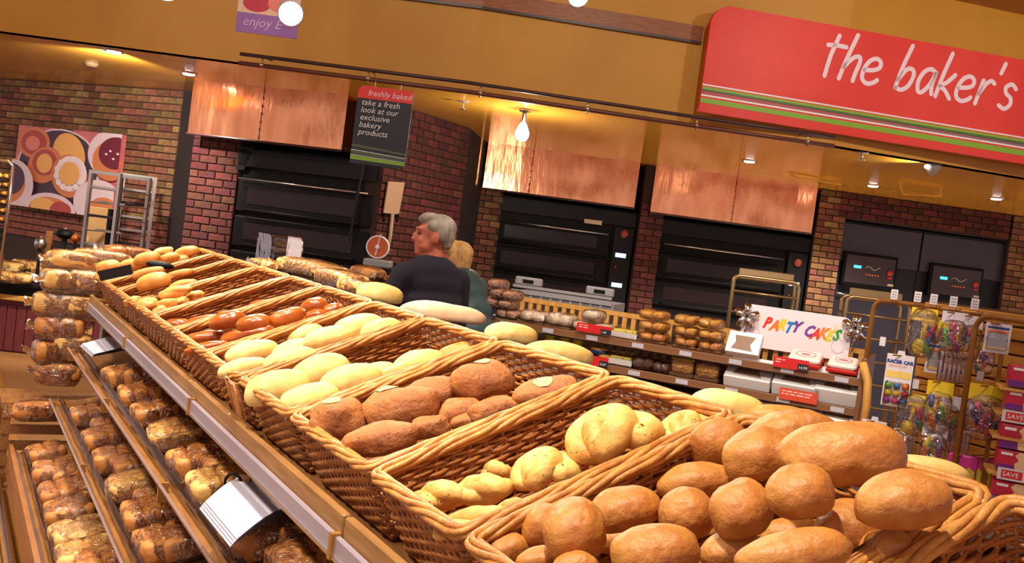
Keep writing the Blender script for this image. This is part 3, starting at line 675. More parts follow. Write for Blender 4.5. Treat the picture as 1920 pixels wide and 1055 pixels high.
# sloping top shelf under the baskets
g = G(); g.T = DM.inverted() @ TM; g.box((BWD/2+.01, UM, -.172), (BWD+.06, UL, .02)); D(g, 'top_shelf', SHELFWOOD)
LEDGE = 1.285
D(G().box((.72, UM, LEDGE-.015), (.32, UL, .03)), 'rear_ledge', mat('core_brown', srgb(58, 34, 22), .8))
D(G().box((.80, UM, .62), (.30, UL-.1, 1.24)), 'core_panel', mat('core_brown', srgb(58, 34, 22), .8))
D(G().box((.55, UM, .06), (1.55, UL-.04, .12)), 'plinth', DARK)
def rail(z, v_, hgt, wood, name='price_rail', a0=0):
    for (a, b) in seg:
        D(G().bbox((v_-.012, (a+b)/2, z+hgt/2), (.012, b-a-.006, hgt), .003), name, RAILGREY if wood else mat('rail_taupe', srgb(138, 110, 92), .3, .1))
        D(G().box((v_-.014, (a+b)/2, z+.003), (.018, b-a-.006, .006)), 'rail_lip', CHROME)
        if wood: D(G().bbox((v_+.006, (a+b)/2, z+hgt+.014), (.018, b-a-.01, .046), .003), 'wood_edge', mat('edge_wood', srgb(156, 110, 62), .4, col2=srgb(132, 90, 48), scale=6, stretch=(10, 1, 10)))
rail(.975, 0, .042, True)
for j in JO: D(G().box((-.016, j, .997), (.02, .014, .05)), 'rail_joint', mat('joint_brass', srgb(170, 120, 62), .4, .4))
TIERS = [(.735, -.055), (.46, -.115), (.20, -.26)]
TA = R(14)
def tier_frame(k): z, v_ = TIERS[k]; return DM @ Matrix.Translation((v_, 0, z)) @ Matrix.Rotation(-TA, 4, 'Y')
TAUPE = mat('rail_taupe', srgb(146, 118, 112), .3, .1)
for k, (z, v_) in enumerate(TIERS):
    g = G(); g.T = DM.inverted() @ tier_frame(k); g.box((.30, UM, -.012), (.60, UL-.02, .02)); D(g, 'lower_shelf', SHELFWOOD)
    for (a, b) in seg:
        g = G(); g.T = Matrix.Translation((v_-.006, (a+b)/2, z+.004)) @ Matrix.Rotation(R(-34), 4, 'Y'); g.bbox((-.004, 0, 0), (.010, b-a-.006, .066), .003); D(g, 'price_rail', TAUPE)
        g = G(); g.T = Matrix.Translation((v_+.016, (a+b)/2, z+.032)); g.box((0, 0, 0), (.008, b-a-.006, .006)); D(g, 'rail_lip', CHROME)
    D(G().box((v_+.02, UM, z+.045), (.004, UL-.05, .04)), 'clear_lip', CLEAR)
for k, (z, v_) in enumerate(TIERS[:2]):
    for j in JO[1:]: D(G().box((v_-.012, j, z), (.03, .014, .06)), 'rail_joint', mat('joint_brass', srgb(170, 120, 62), .4, .4))
D(G().box((.50, U1, .62), (.40, .03, 1.0)), 'end_panel', mat('core_brown', srgb(58, 34, 22), .8))
D(G().cyl((-.36, U0, .12), (-.36, U1, .12), .018, 10), 'kick_bar', CHROME, smooth=True)
D(G().box((-.30, UM, .17), (.02, UL-.05, .16)), 'front_board', mat('front_wood', srgb(160, 100, 46), .45, col2=srgb(136, 80, 34), scale=5, stretch=(8, 1, 8)))

# ---- wicker baskets
def basket(u0, u1, label, detail=1.0):
    w_ = u1-u0-.006; dep = .15; Lx = BWD
    M = TM @ Matrix.Translation((0, u0+.003, 0))
    t = thing('wicker_basket', label, 'basket', M, 'wicker baskets along the display')
    rc = .022
    def path(ins, step):
        pts = []; x0, x1, y0, y1 = ins, Lx-ins, ins, w_-ins
        cs = [((x1-rc, y0+rc), -90), ((x1-rc, y1-rc), 0), ((x0+rc, y1-rc), 90), ((x0+rc, y0+rc), 180)]
        last = None
        for (cx, cy), a0 in cs:
            for k in range(4):
                a_ = R(a0+30*k); p = (cx+rc*math.cos(a_), cy+rc*math.sin(a_), math.cos(a_), math.sin(a_))
                if k == 0 and last:
                    n_ = max(1, int(math.hypot(p[0]-last[0], p[1]-last[1])/step))
                    for q in range(1, n_): f_ = q/n_; pts.append((last[0]+(p[0]-last[0])*f_, last[1]+(p[1]-last[1])*f_, last[2], last[3]))
                pts.append(p); last = p
        p = pts[0]; n_ = int(math.hypot(p[0]-last[0], p[1]-last[1])/step)
        for q in range(1, n_): f_ = q/n_; pts.append((last[0]+(p[0]-last[0])*f_, last[1]+(p[1]-last[1])*f_, last[2], last[3]))
        return pts
    SP = .034; step = SP/4 if detail >= 1 else SP/2
    g = G(); nrow = 15 if detail >= 1 else 12; pitch = (dep-.012)/nrow
    for k in range(nrow):
        z = -dep+.004+pitch*(k+.5); ins = .012+.018*(1-(z+dep)/dep); P_ = path(ins, step); s = 0; pts = []; pr = None
        for (x, y, nx, ny) in P_:
            if pr: s += math.hypot(x-pr[0], y-pr[1])
            pr = (x, y); w2 = math.sin(math.pi*s/SP+k*math.pi)*.0042
            pts.append((x+nx*w2, y+ny*w2, z+.0012*noise.noise(Vector((x*9, y*9, k)))))
        g.tube(pts, pitch*.44, 4 if detail < 1 else 5, closed=True)
    g.build('weave', WICKER, t, True, local=True, kind='stuff')
    g = G(); s = 0; pr = None                        # stakes
    Pt = path(.012, SP); Pb = path(.030, SP)
    for (a_, b_) in zip(Pt[::1], Pb[::1]): g.tube([(a_[0], a_[1], 0), (b_[0], b_[1], -dep)], .003, 4)
    g.build('stakes', WICKER, t, False, local=True, kind='stuff')
    Pr = path(.012, SP/3)                            # twisted rim of three strands
    for q in range(5):
        g = G(); pts = []; s = 0; pr = None
        for (x, y, nx, ny) in Pr:
            if pr: s += math.hypot(x-pr[0], y-pr[1])
            pr = (x, y); a_ = 2*math.pi*s/.42+q*math.pi*.4+.25*math.sin(s*40)
            pts.append((x+nx*.0095*math.cos(a_), y+ny*.0095*math.cos(a_), .002+.0075*math.sin(a_)))
        g.tube(pts, .0058, 6, closed=True); g.build('rim_strand', WICKERL, t, True, local=True)
    g = G(); n_ = int(w_/.02)
    g.box((Lx/2, w_/2, -dep-.002), (Lx-.06, w_-.06, .006))
    for i in range(n_): g.tube([(.03, .03+(w_-.06)*i/(n_-1), -dep+.003), (Lx-.03, .03+(w_-.06)*i/(n_-1), -dep+.003)], .004, 4)
    g.build('base', WICKER, t, False, local=True)
    return t
BL = ['wicker basket at the far end of the row, holding plain rolls', 'wicker basket second from the far end with pale submarine rolls', 'wicker basket with big oval roll, third from the far end',
      'wicker basket of knotted golden rolls, near the far end', 'mostly empty wicker basket between knotted and glossy rolls', 'wicker basket of glossy dark brown rolls', 'wicker basket of pale flat rolls next to glossy rolls',
      'wicker basket of pale flat rolls next to seeded rolls', 'wicker basket of seeded brown rolls with flour spots', 'wicker basket of pale herb twists', 'wicker basket heaped with smooth brown rolls in the foreground', 'empty wicker basket cut off at the bottom right corner']
for i, lb in enumerate(BL): basket(RL[i+1], RL[i], lb, 1.0 if i >= 5 else .5)
# clear dividers standing along some partitions
for u_, lb in ((RL[11]+.02, 'clear plastic divider at the right end of the brown roll basket'), (RL[8]+.03, 'clear plastic divider between pale and seeded rolls'), (RL[7]+.02, 'clear plastic divider between the two pale roll baskets')):
    g = G(); M = TM @ Matrix.Translation((0, u_, 0)); pts = [(.10, -.10), (.50, -.10), (.50, .02), (.44, .035), (.12, .015), (.10, 0)]
    g.poly(pts, M @ Matrix.Rotation(R(90), 4, 'X'), .003); tag(g.build('divider', CLEAR), lb, 'divider')

# ---- loaves
def blob(a, b, c, seed=0, nu=26, nv=15, p=2.3, wob=.05, taper=0, flat=.45, crease=0, dimple=0, fine=0):
    vs = []; fs = []; sg = lambda q, e: math.copysign(abs(q)**e, q); e = 2/p
    for i in range(nv+1):
        th = math.pi*i/nv
        for j in range(nu):
            ph = 2*math.pi*j/nu
            x = sg(math.sin(th), e)*sg(math.cos(ph), e); y = sg(math.sin(th), e)*sg(math.sin(ph), e); z = sg(math.cos(th), e)
            k = 1+wob*noise.noise(Vector((x*1.3+seed*3.1, y*1.3, z*1.3+seed)))*2
            if fine: k += fine*noise.noise(Vector((x*4+seed, y*4, z*4)))
            y2 = y*(1-taper*x*x)
            if crease: k -= crease*math.exp(-(y2*6)**2)*max(z, 0)
            if z < -flat: z = -flat+(z+flat)*.25
            vs.append((x*a*k, y2*b*k, z*c*k))
    for i in range(nv):
        for j in range(nu): fs.append((i*nu+j, (i+1)*nu+j, (i+1)*nu+(j+1) % nu, i*nu+(j+1) % nu))
    return vs, fs
SEEDN = [0]
def bread_frame(p, ang, up=NT, tip=0):
    x = CR*math.cos(R(-ang))+CU*math.sin(R(-ang)); x = (x-up*x.dot(up)).normalized()
    M = frame(p, x, up)
    return M @ Matrix.Rotation(R(tip), 4, 'X')
def loaf(px, py, wpx, hpx, ang, m, h=-.02, name='bread_roll', cat='bread roll', P=None, up=NT, tip=0, k=1.0, **kw):
    """ang: clockwise tilt of the long axis in the photograph; h: height of its centre over the basket rim plane"""
    if P is None: P = at_plane(px, py, P0+NT*h, NT)
    d = (P-CAM).dot(_F); a = wpx/2*d/FPX*k; c0 = hpx/2*d/FPX*k; SEEDN[0] += 1
    vs, fs = blob(a, c0*1.12, c0*.98, SEEDN[0]*1.37, **kw)
    M = bread_frame(P, ang, up, tip); me = bpy.data.meshes.new(name); me.from_pydata(vs, [], fs); me.materials.append(m)
    me.polygons.foreach_set('use_smooth', [True]*len(fs)); o = bpy.data.objects.new(name, me); COL.objects.link(o); o.matrix_world = M; WM[o.name] = M.copy(); o.matrix_basis = M
    o['category'] = cat; o['group'] = ''
    return o
def batch(rows, m, fmt, group, **kw):
    it = []
    for r in rows:
        q = dict(kw); ex = r[6] if len(r) > 6 else {}
        q.update(ex); o = loaf(r[0], r[1], r[2], r[3], r[4], q.pop('m', m), h=r[5], **q); o['group'] = group; it.append((o, r[0]))
    ordinals(it, fmt); return [o for o, _ in it]
# foreground basket of smooth brown rolls
batch([(952, 1032, 78, 66, 10, -.03), (1022, 990, 82, 92, 60, -.02), (1078, 1000, 120, 128, 50, .03), (1008, 1052, 84, 52, 0, .0), (1078, 1062, 90, 56, 0, .02), (1172, 957, 138, 92, -5, .0),
       (1226, 1038, 168, 106, 5, .03), (1287, 966, 108, 100, -20, .0), (1306, 906, 148, 76, 5, -.03), (1348, 836, 78, 104, 80, -.01), (1424, 856, 146, 104, 25, .02), (1482, 812, 168, 84, 8, .0),
       (1578, 856, 238, 132, 32, .06), (1389, 958, 112, 118, 60, .05), (1501, 925, 124, 110, 20, .08), (1692, 943, 172, 118, 18, .07), (1588, 990, 118, 104, 60, .01), (1376, 1036, 128, 78, 10, .0),
       (1490, 1042, 226, 92, -8, .06), (1662, 1030, 104, 74, -10, .0), (1480, 1000, 110, 60, 0, -.05), (1160, 1010, 100, 60, 0, -.08)],
      BR, 'smooth brown oval roll in the foreground basket, #', 'smooth brown rolls in the foreground basket', p=2.15, wob=.06, fine=.02)
# herb twists
def twist(px, py, wpx, hpx, ang, h, turns, strands, label, name='bread_twist', nn=5):
    P = at_plane(px, py, P0+NT*h, NT); d = (P-CAM).dot(_F); a = wpx/2*d/FPX; c = hpx/2*d/FPX; SEEDN[0] += 1
    M = bread_frame(P, ang, NT); g = G(); sd = SEEDN[0]
    for q in range(strands):
        pts = []; rs = []; n = 40
        for i in range(n+1):
            f_ = i/n; x = -a*.86+1.72*a*f_; env = max(math.sin(math.pi*(.06+.88*f_)), .02)**.55; ph = 2*math.pi*turns*f_+q*2*math.pi/strands
            rr = c*.30*env
            pts.append(Vector((x, rr*math.cos(ph)*1.05, rr*math.sin(ph)*.8))); rs.append(max(c*.74*env*(1+.12*noise.noise(Vector((f_*6, q, sd)))), .002))
        rs[0] *= .35; rs[-1] *= .35
        g.tube([M @ p for p in pts], rs, 12)
    o = g.build(name, TWIST, None, True); return tag(o, label, 'bread', 'herb twists in the wicker basket')
def knot(px, py, wpx, hpx, ang, h, label):
    P = at_plane(px, py, P0+NT*h, NT); d = (P-CAM).dot(_F); s = wpx/2*d/FPX; M = bread_frame(P, ang, NT); g = G(); pts = []; rs = []
    key = [(-.30, -.55, .05), (-.62, -.25, .05), (-.60, .30, .12), (-.15, .50, .28), (.22, .10, .42), (.10, -.42, .38), (-.22, -.50, .12), (-.25, .05, .34), (.10, .46, .20), (.58, .35, .10), (.72, -.10, .12), (.50, -.42, .22), (.42, -.20, .34)]
    K = [Vector(k) for k in key]; n = len(K); rk = [.12, .26, .33, .34, .33, .33, .28, .32, .33, .34, .33, .27, .14]
    for i in range(n-1):
        p0, p1, p2, p3 = K[max(i-1, 0)], K[i], K[i+1], K[min(i+2, n-1)]
        for q in range(6):
            u_ = q/6; pts.append(M @ ((.5*((2*p1)+(p2-p0)*u_+(2*p0-5*p1+4*p2-p3)*u_*u_+(3*p1-p0-3*p2+p3)*u_**3))*s)); rs.append((rk[i]+(rk[i+1]-rk[i])*u_)*s)
    pts.append(M @ (K[-1]*s)); rs.append(rk[-1]*s*.4); g.tube(pts, rs, 14)
    return tag(g.build('knotted_roll', TWIST, None, True), label, 'bread roll', 'herb twists in the wicker basket')
knot(1150, 832, 190, 130, 8, -.01, 'large pale knotted herb roll in the twist basket')
knot(1022, 893, 140, 110, 35, -.04, 'medium pale knotted herb roll left of the largest knot')
knot(1288, 812, 110, 70, -10, -.03, 'pale knotted herb roll at the right end of the twist basket')
for i, (x, y, w_, h_, an, hh) in enumerate([(792, 944, 74, 52, 40, -.04), (832, 928, 112, 62, 35, -.035), (908, 918, 124, 66, 28, -.035), (930, 884, 62, 46, 50, -.07), (900, 972, 166, 52, 4, -.03), (965, 958, 84, 52, -25, -.04), (858, 994, 110, 44, 10, -.03), (1088, 898, 84, 48, -30, -.07), (1265, 852, 104, 44, 10, -.05), (1215, 870, 80, 44, -20, -.06)]):
    twist(x, y, w_, h_, an, hh, .5, 2, 'small pale herb twist in the wicker basket, '+('leftmost', 'second from left', 'fourth from left', 'sixth from left', 'fifth from left', 'seventh from left', 'third from left', 'eighth from left', 'rightmost', 'ninth from left')[i])
# seeded brown rolls with round flour marks
rows = [(630, 790, 104, 88, 15, .0), (712, 826, 148, 66, -6, .005), (752, 768, 142, 88, 10, -.005), (805, 742, 108, 76, 10, -.02), (905, 716, 118, 80, 5, .0), (1026, 738, 124, 62, -4, -.01), (866, 774, 90, 56, 10, -.03), (928, 768, 96, 48, -5, -.02), (806, 802, 78, 46, 0, -.025), (880, 792, 70, 40, 0, -.04), (585, 795, 60, 50, 40, -.05)]
sr = batch(rows, SEED, 'rough seeded brown roll in the wicker basket, #', 'seeded brown rolls', p=2.4, wob=.10, fine=.05, flat=.5)
for k in (0, 2, 4, 5):
    o = sr[k]; zmx = max(v.co.z for v in o.data.vertices); ax = max(v.co.x for v in o.data.vertices)
    loc = [v.co for v in o.data.vertices]; off = {0: (.05, -.1), 2: (-.30, .30), 4: (.05, .1), 5: (-.05, -.1)}[k]
    # flour disc draped on the crust
    g = G(); rr = ax*.30; M = wm(o); cx, cy = off[0]*ax, off[1]*ax
    def top(x, y):
        nb = sorted((((v.x-x)**2+(v.y-y)**2), v.z) for v in loc if v.z > 0)[:4]; sw_ = sum(1/(q_[0]+1e-6) for q_ in nb); return sum(q_[1]/(q_[0]+1e-6) for q_ in nb)/sw_
    vs = [(cx, cy, top(cx, cy)+.005)]
    for ring in (.5, 1.0):
        for i in range(16): a_ = i*math.pi/8; x = cx+rr*ring*math.cos(a_); y = cy+rr*ring*math.sin(a_); vs.append((x, y, top(x, y)+.004-.002*ring))
    fs = [(0, 1+i, 1+(i+1) % 16) for i in range(16)]+[(1+i, 17+i, 17+(i+1) % 16, 1+(i+1) % 16) for i in range(16)]
    g.add(vs, fs); q = g.build('flour_mark', FLOUR, o, True, local=True); q['label'] = 'pale round flour mark'
# pale flat rolls (two baskets)
batch([(522, 732, 132, 78, 12, -.015), (582, 748, 118, 60, 4, .0), (604, 700, 118, 74, 8, -.015), (658, 713, 118, 62, 2, .0), (708, 705, 92, 52, -4, -.015), (786, 682, 102, 54, -4, -.01), (868, 662, 104, 44, -6, -.05, {'m': GOLD})], PALE, 'pale flat roll in the basket beside the seeded rolls, #', 'pale flat rolls beside the seeded rolls', p=2.1, wob=.04, flat=.35)
batch([(472, 664, 104, 54, 2, -.015), (457, 692, 100, 44, -4, .0), (546, 678, 116, 54, -6, -.005), (560, 656, 104, 44, 8, -.02), (616, 636, 98, 50, 5, .0), (572, 630, 84, 44, 0, -.03), (672, 616, 104, 56, 6, -.01), (716, 622, 84, 50, 0, -.01)], PALE, 'pale flat roll in the basket beside glossy rolls, #', 'pale flat rolls beside the glossy rolls', p=2.1, wob=.04, flat=.35)
# glossy brown rolls
batch([(428, 602, 68, 40, -25, .03), (476, 606, 66, 34, 18, .04), (540, 594, 70, 34, 108, .03), (590, 574, 52, 34, 40, .01), (558, 604, 44, 26, 0, -.02), (624, 582, 40, 28, 10, -.01), (592, 592, 44, 26, 20, -.01), (384, 636, 82, 32, -10, -.02), (462, 628, 104, 30, -4, -.02), (388, 652, 84, 24, -8, -.01), (520, 606, 40, 26, 0, -.03)], GLOSSBR, 'glossy dark brown roll in the wicker basket, #', 'glossy brown rolls', p=2.3, wob=.06)
batch([(328, 612, 58, 30, 5, -.05), (384, 604, 92, 28, -6, -.05), (490, 570, 50, 18, -8, -.06)], GLOSSBR, 'brown roll in the mostly empty basket, #', 'brown rolls in the mostly empty basket')
# knotted golden rolls, big oval and plain rolls at the far end
batch([(328, 549, 64, 24, -12, .04, {'crease': .2}), (276, 574, 40, 32, -30, .0), (314, 572, 40, 26, 25, .01), (338, 568, 36, 24, 30, .0), (366, 557, 34, 24, -20, .0), (250, 566, 36, 20, 0, -.01), (300, 584, 28, 20, 10, .0), (285, 560, 44, 18, 0, -.02), (352, 572, 30, 18, 0, -.02)], GOLD, 'golden knotted roll in a far wicker basket, #', 'golden knotted rolls', fine=.10, wob=.12)
batch([(288, 529, 64, 38, 8, .06, {'crease': .06, 'k': 1.0}), (344, 534, 56, 20, 6, .0), (252, 541, 28, 20, 0, -.01), (228, 546, 28, 14, 0, -.02), (392, 530, 44, 16, -5, -.03)], GOLD, 'golden oval roll in the third far basket, #', 'oval rolls far along', wob=.04)
batch([(278, 512, 64, 22, 3, .03), (338, 513, 50, 16, 0, .01), (390, 505, 40, 14, 0, -.03)], GOLD, 'golden long roll in the second far basket, #', 'long rolls far along', wob=.04)
batch([(203, 503, 46, 32, 0, .03), (244, 499, 46, 28, 8, .02), (276, 487, 50, 30, 20, .05), (350, 473, 50, 24, 10, .02), (318, 484, 38, 22, 0, .03), (306, 471, 40, 16, -5, .06, {'m': PALE}), (336, 488, 40, 20, 0, -.01)], GOLD, 'golden plain roll heaped in the farthest basket, #', 'plain rolls in the farthest basket', wob=.05)
# loaves on the rear ledge
def ledge_loaf(px, py, wpx, hpx, ang, m, label, name='loaf', **kw):
    P = at_z(px, py, LEDGE+.05); d = (P-CAM).dot(_F); hz = hpx/2*d/FPX
    for _ in range(3): P = at_z(px, py, LEDGE+hz*.5); hz = hpx/2*((P-CAM).dot(_F))/FPX
    o = loaf(px, py, wpx, hpx, ang, m, P=P, up=Vector((0, 0, 1)), name=name, cat='bread', **kw); o['label'] = label; o['group'] = 'loaves on the rear ledge'; return o
ledge_loaf(1362, 762, 140, 62, 20, PALE, 'pale oval loaf behind the twist basket, on the rear ledge')
ledge_loaf(1738, 888, 160, 66, 22, PALE, 'pale oval loaf behind the foreground basket of brown rolls')
ledge_loaf(958, 628, 104, 48, 15, PALE, 'pale oval loaf below the price card, on the rear ledge')
ledge_loaf(1048, 664, 130, 50, 24, PALE, 'long pale loaf behind the seeded rolls, on the rear ledge')
ledge_loaf(712, 553, 88, 48, 15, PALE, 'pale round loaf left of the man in navy')
ledge_loaf(830, 588, 160, 44, 18, mat('bread_floured', srgb(236, 206, 176), .75, col2=srgb(226, 176, 130), scale=8, bump=.3), 'long floured loaf in front of the man in navy')
ledge_loaf(1470, 785, 140, 50, 15, BR, 'brown loaf behind the heap of smooth brown rolls')

# ---- wrapped packs on the lower tiers
PKL = {}
def pack(P, L_, W_, H_, ang, m, nx, ny, key, film=None, up=Vector((0, 0, 1)), yawdir=None, px=0, frill=True, name='wrapped_bread'):
    SEEDN[0] += 1; sd = SEEDN[0]
    x = yawdir if yawdir is not None else UD
    M = frame(P, x, up) @ Matrix.Rotation(R(ang), 4, 'Z')
    t = thing(name, '', 'bread pack', M, key); g = G(); ax = L_/2/nx*1.04; ay = W_/2/ny*1.04
    for i in range(nx):
        for j in range(ny):
            vs, fs = blob(ax*1.04, ay*1.02, H_*.48, sd+i*3+j*7, 18, 10, 3.8, .07)
            ox, oy = -L_/2+L_*(i+.5)/nx, -W_/2+W_*(j+.5)/ny
            q = G(); q.add([(a+ox, b+oy, c+H_*.5) for a, b, c in vs], fs); q.build('roll', m, t, True, local=True)
    vs, fs = blob(L_/2*1.06, W_/2*1.08, H_*.56, sd, 30, 16, 3.4, .02, flat=.9)
    vv = []
    for (a, b, c) in vs:
        n_ = noise.noise(Vector((a*38+sd, b*38, c*38)))*.006+abs(noise.noise(Vector((a*18, b*70+sd, c*18))))*.006
        r_ = Vector((a, b, c)); r_ = r_+r_.normalized()*n_; vv.append((r_.x, r_.y, max(r_.z+H_*.5, .002)))
    F_ = film or FILM
    G().add(vv, fs).build('wrapper', F_, t, True, local=True)
    if frill:
        for sgn in (-1, 1):
            g = G(); vs = []; fs = []; o = 0; n_ = 10
            for i in range(n_+1):
                yy = (i/n_-.5); 
                vs += [(sgn*L_*.5, yy*W_*.7, H_*.5+.008*math.sin(i*2.1+sd)), (sgn*(L_*.5+.045), yy*W_*1.05, H_*.5+.025*math.sin(i*2.4+sd*1.3)+.01)]
            fs += [(o+2*i, o+2*i+1, o+2*i+3, o+2*i+2) for i in range(n_)]
            g.add(vs, fs); g.build('sealed_end', FILM2, t, True, local=True)
    PKL.setdefault(key, []).append((t, px)); return t
def tier_pack(px, py, wpx, hpx, tier, m, nx, ny, key, ang=0, back=0):
    F_ = tier_frame(tier); n = (F_.to_3x3() @ Vector((0, 0, 1))); x = F_.to_3x3() @ Vector((1, 0, 0)); H_ = .085; O = F_.translation
    P = at_plane(px, py, O+n*H_*.6, n)-n*H_*.6; d = (P-CAM).dot(_F); L_ = max(wpx*d/FPX*1.02, .12)
    q = (P-O).dot(x)
    if q < L_/2+.035: P += x*(L_/2+.035-q)
    pack(P+n*.002, L_, hpx*d/FPX*2.3, H_, ang*.6, m, nx, 2 if ny == 1 and nx > 1 else ny, key, up=n, yawdir=x, px=px, frill=False)
T2 = 'wrapped packs on the second tier'; T3 = 'wrapped packs on the third tier'; T4 = 'wrapped packs on the lowest tier'
for r in [(212, 705, 58, 36, 0, BAGBR, 2, 1, T2, 8), (238, 742, 74, 38, 0, BAGBR, 3, 1, T2, -6), (270, 775, 76, 34, 0, BAGBR, 2, 1, T2, 5), (302, 815, 92, 44, 0, BAGPALE, 1, 1, T2, -4), (345, 868, 108, 46, 0, BAGBR, 3, 1, T2, 4), (372, 915, 112, 50, 0, BAGPALE, 2, 1, T2, -3), (262, 700, 60, 30, 0, BAGBR, 2, 1, T2, 0), (352, 805, 80, 36, 0, BAGBR, 2, 1, T2, 0), (420, 870, 80, 40, 0, BAGBR, 2, 1, T2, 8), (470, 1000, 150, 70, 0, BAGBR, 2, 1, T2, 0), (590, 1050, 150, 70, 0, BAGBR, 2, 1, T2, 0),
          (150, 778, 54, 30, 1, BAGBR, 2, 1, T3, 0), (176, 822, 72, 36, 1, BAGBR, 2, 1, T3, 5), (196, 862, 84, 38, 1, BAGBR, 2, 1, T3, -5), (216, 914, 84, 40, 1, BAGPALE, 1, 1, T3, 4), (250, 968, 104, 46, 1, BAGBR, 3, 1, T3, -5), (276, 1022, 120, 52, 1, BAGBR, 2, 1, T3, 4), (248, 872, 66, 34, 1, BAGBR, 2, 1, T3, 0), (298, 936, 80, 40, 1, BAGBR, 2, 1, T3, 0), (350, 1010, 96, 46, 1, BAGBR, 2, 1, T3, 0), (200, 800, 50, 30, 1, BAGBR, 2, 1, T3, 0),
          (84, 848, 60, 34, 2, BAGBR, 2, 1, T4, 10), (72, 886, 74, 36, 2, BAGBR, 2, 1, T4, -6), (90, 926, 92, 40, 2, BAGBR, 3, 1, T4, 4), (82, 968, 84, 40, 2, BAGBR, 2, 1, T4, -4), (92, 1010, 92, 42, 2, BAGPALE, 2, 1, T4, 6), (160, 1000, 74, 40, 2, BAGPALE, 1, 1, T4, 0), (104, 1052, 100, 44, 2, BAGPALE, 2, 1, T4, 0), (140, 950, 66, 36, 2, BAGBR, 2, 1, T4, 0), (190, 1052, 90, 44, 2, BAGBR, 2, 1, T4, 4), (125, 890, 46, 30, 2, BAGBR, 2, 1, T4, 0)]:
    tier_pack(*r[:9], ang=r[9])
# wrapped loaves heaped round the far end of the display
FE = 'wrapped loaves at the far end of the display'
for (px, py, u_, L_, W_, H_, m, nx, ny) in [(138, 490, 4.30, .26, .14, .11, BAGPALE, 1, 1), (192, 484, 4.35, .30, .15, .09, BAGPALE, 1, 1), (240, 474, 4.4, .26, .14, .07, BAGBR, 2, 1), (128, 528, 4.22, .26, .15, .13, BAGPALE, 2, 1), (165, 530, 4.2, .20, .13, .13, BAGPALE, 1, 1), (112, 572, 4.22, .26, .15, .135, BAGPALE, 2, 1), (162, 576, 4.2, .22, .14, .14, BAGPALE, 1, 1), (112, 615, 4.2, .24, .15, .135, BAGBR, 2, 1), (104, 660, 4.2, .22, .15, .135, BAGBR, 2, 1), (138, 650, 4.18, .20, .14, .14, BAGPALE, 1, 1), (78, 770, 4.0, .26, .12, .10, BAGBR, 1, 1), (108, 700, 4.17, .22, .14, .125, BAGBR, 1, 1)]:
    P = at_plane(px, py, P0+UD*u_, UD); P = Vector((P.x, P.y, P.z-H_*.5))
    pack(P, L_, W_, H_, random.uniform(-12, 12), m, nx, ny, FE, yawdir=VH, px=px, film=FILM2)
es = thing('end_stand', 'low dark wooden stand under the wrapped loaves at the far end', 'stand', DM @ Matrix.Translation((-.05, 4.2, 0)))
G().box((0, 0, .44), (.62, .40, .03)).build('top', SHELFWOOD, es, local=True)
for k in range(5): G().box((0, -.19, .06+.085*k), (.60, .012, .05)).build('slat', SHELFWOOD, es, local=True)
for x_ in (-.28, .28):
    for y_ in (-.17, .17): G().box((x_, y_, .21), (.04, .04, .42)).build('leg', SHELFWOOD, es, local=True)
# bagged bread behind the far baskets
BB = 'bagged bread on the rear ledge'
for (px, py, L_, W_, H_, m, nx, ny, an) in [(582, 505, .52, .20, .10, BAGPALE, 1, 1, 10), (640, 525, .36, .16, .09, BAGPALE, 1, 1, 5), (500, 497, .30, .14, .06, BAGPALE, 2, 1, 0), (690, 515, .26, .14, .09, BAGBR, 2, 1, 0), (672, 540, .20, .12, .07, BAGPALE, 2, 1, 20)]:
    P = at_z(px, py, LEDGE+H_*.5); P.z = LEDGE; pack(P, L_, W_, H_, an, m, nx, ny, BB, px=px, film=FILM2)
for key, fmt in ((T2, 'wrapped bread pack on the shelf under the baskets, #'), (T3, 'wrapped bread pack on the third tier down, #'), (T4, 'wrapped bread pack on the lowest tier, #'), (FE, 'wrapped loaf heaped at the far end of display, #'), (BB, 'bagged bread behind the far wicker baskets, #')):
    ordinals(PKL[key], fmt)
# paper bags, ticket and cards on the display
def sheet_stack(corners, z, label, n=3, name='paper_stack', m=PAPER, bend=.0):
    q = [at_z(x, y, z) for x, y in corners]; t = thing(name, label, 'paper', Matrix.Translation(q[3]))
    for k in range(n):
        g = G(); vs = []; N_ = 8
        for i in range(N_+1):
            f_ = i/N_; a = q[3].lerp(q[0], f_); b = q[2].lerp(q[1], f_); dz = k*.006+bend*math.sin(f_*math.pi)+k*.003*f_
            vs += [(a.x+.004*k, a.y, a.z+dz), (b.x+.004*k, b.y, b.z+dz)]
        g.add(vs, [(2*i, 2*i+1, 2*i+3, 2*i+2) for i in range(N_)]); g.add([(x, y, z_-.002) for x, y, z_ in vs], [(2*i, 2*i+2, 2*i+3, 2*i+1) for i in range(N_)])
        g.build('sheet', m, t, True)
    return t
sheet_stack([(470, 906), (560, 962), (432, 1024), (374, 952)], .865, 'stack of white paper bags on the shelf under the baskets', 4, bend=.02)
sheet_stack([(200, 637), (238, 655), (172, 668), (150, 648)], .86, 'small stack of white paper bags at the far shelf', 3)
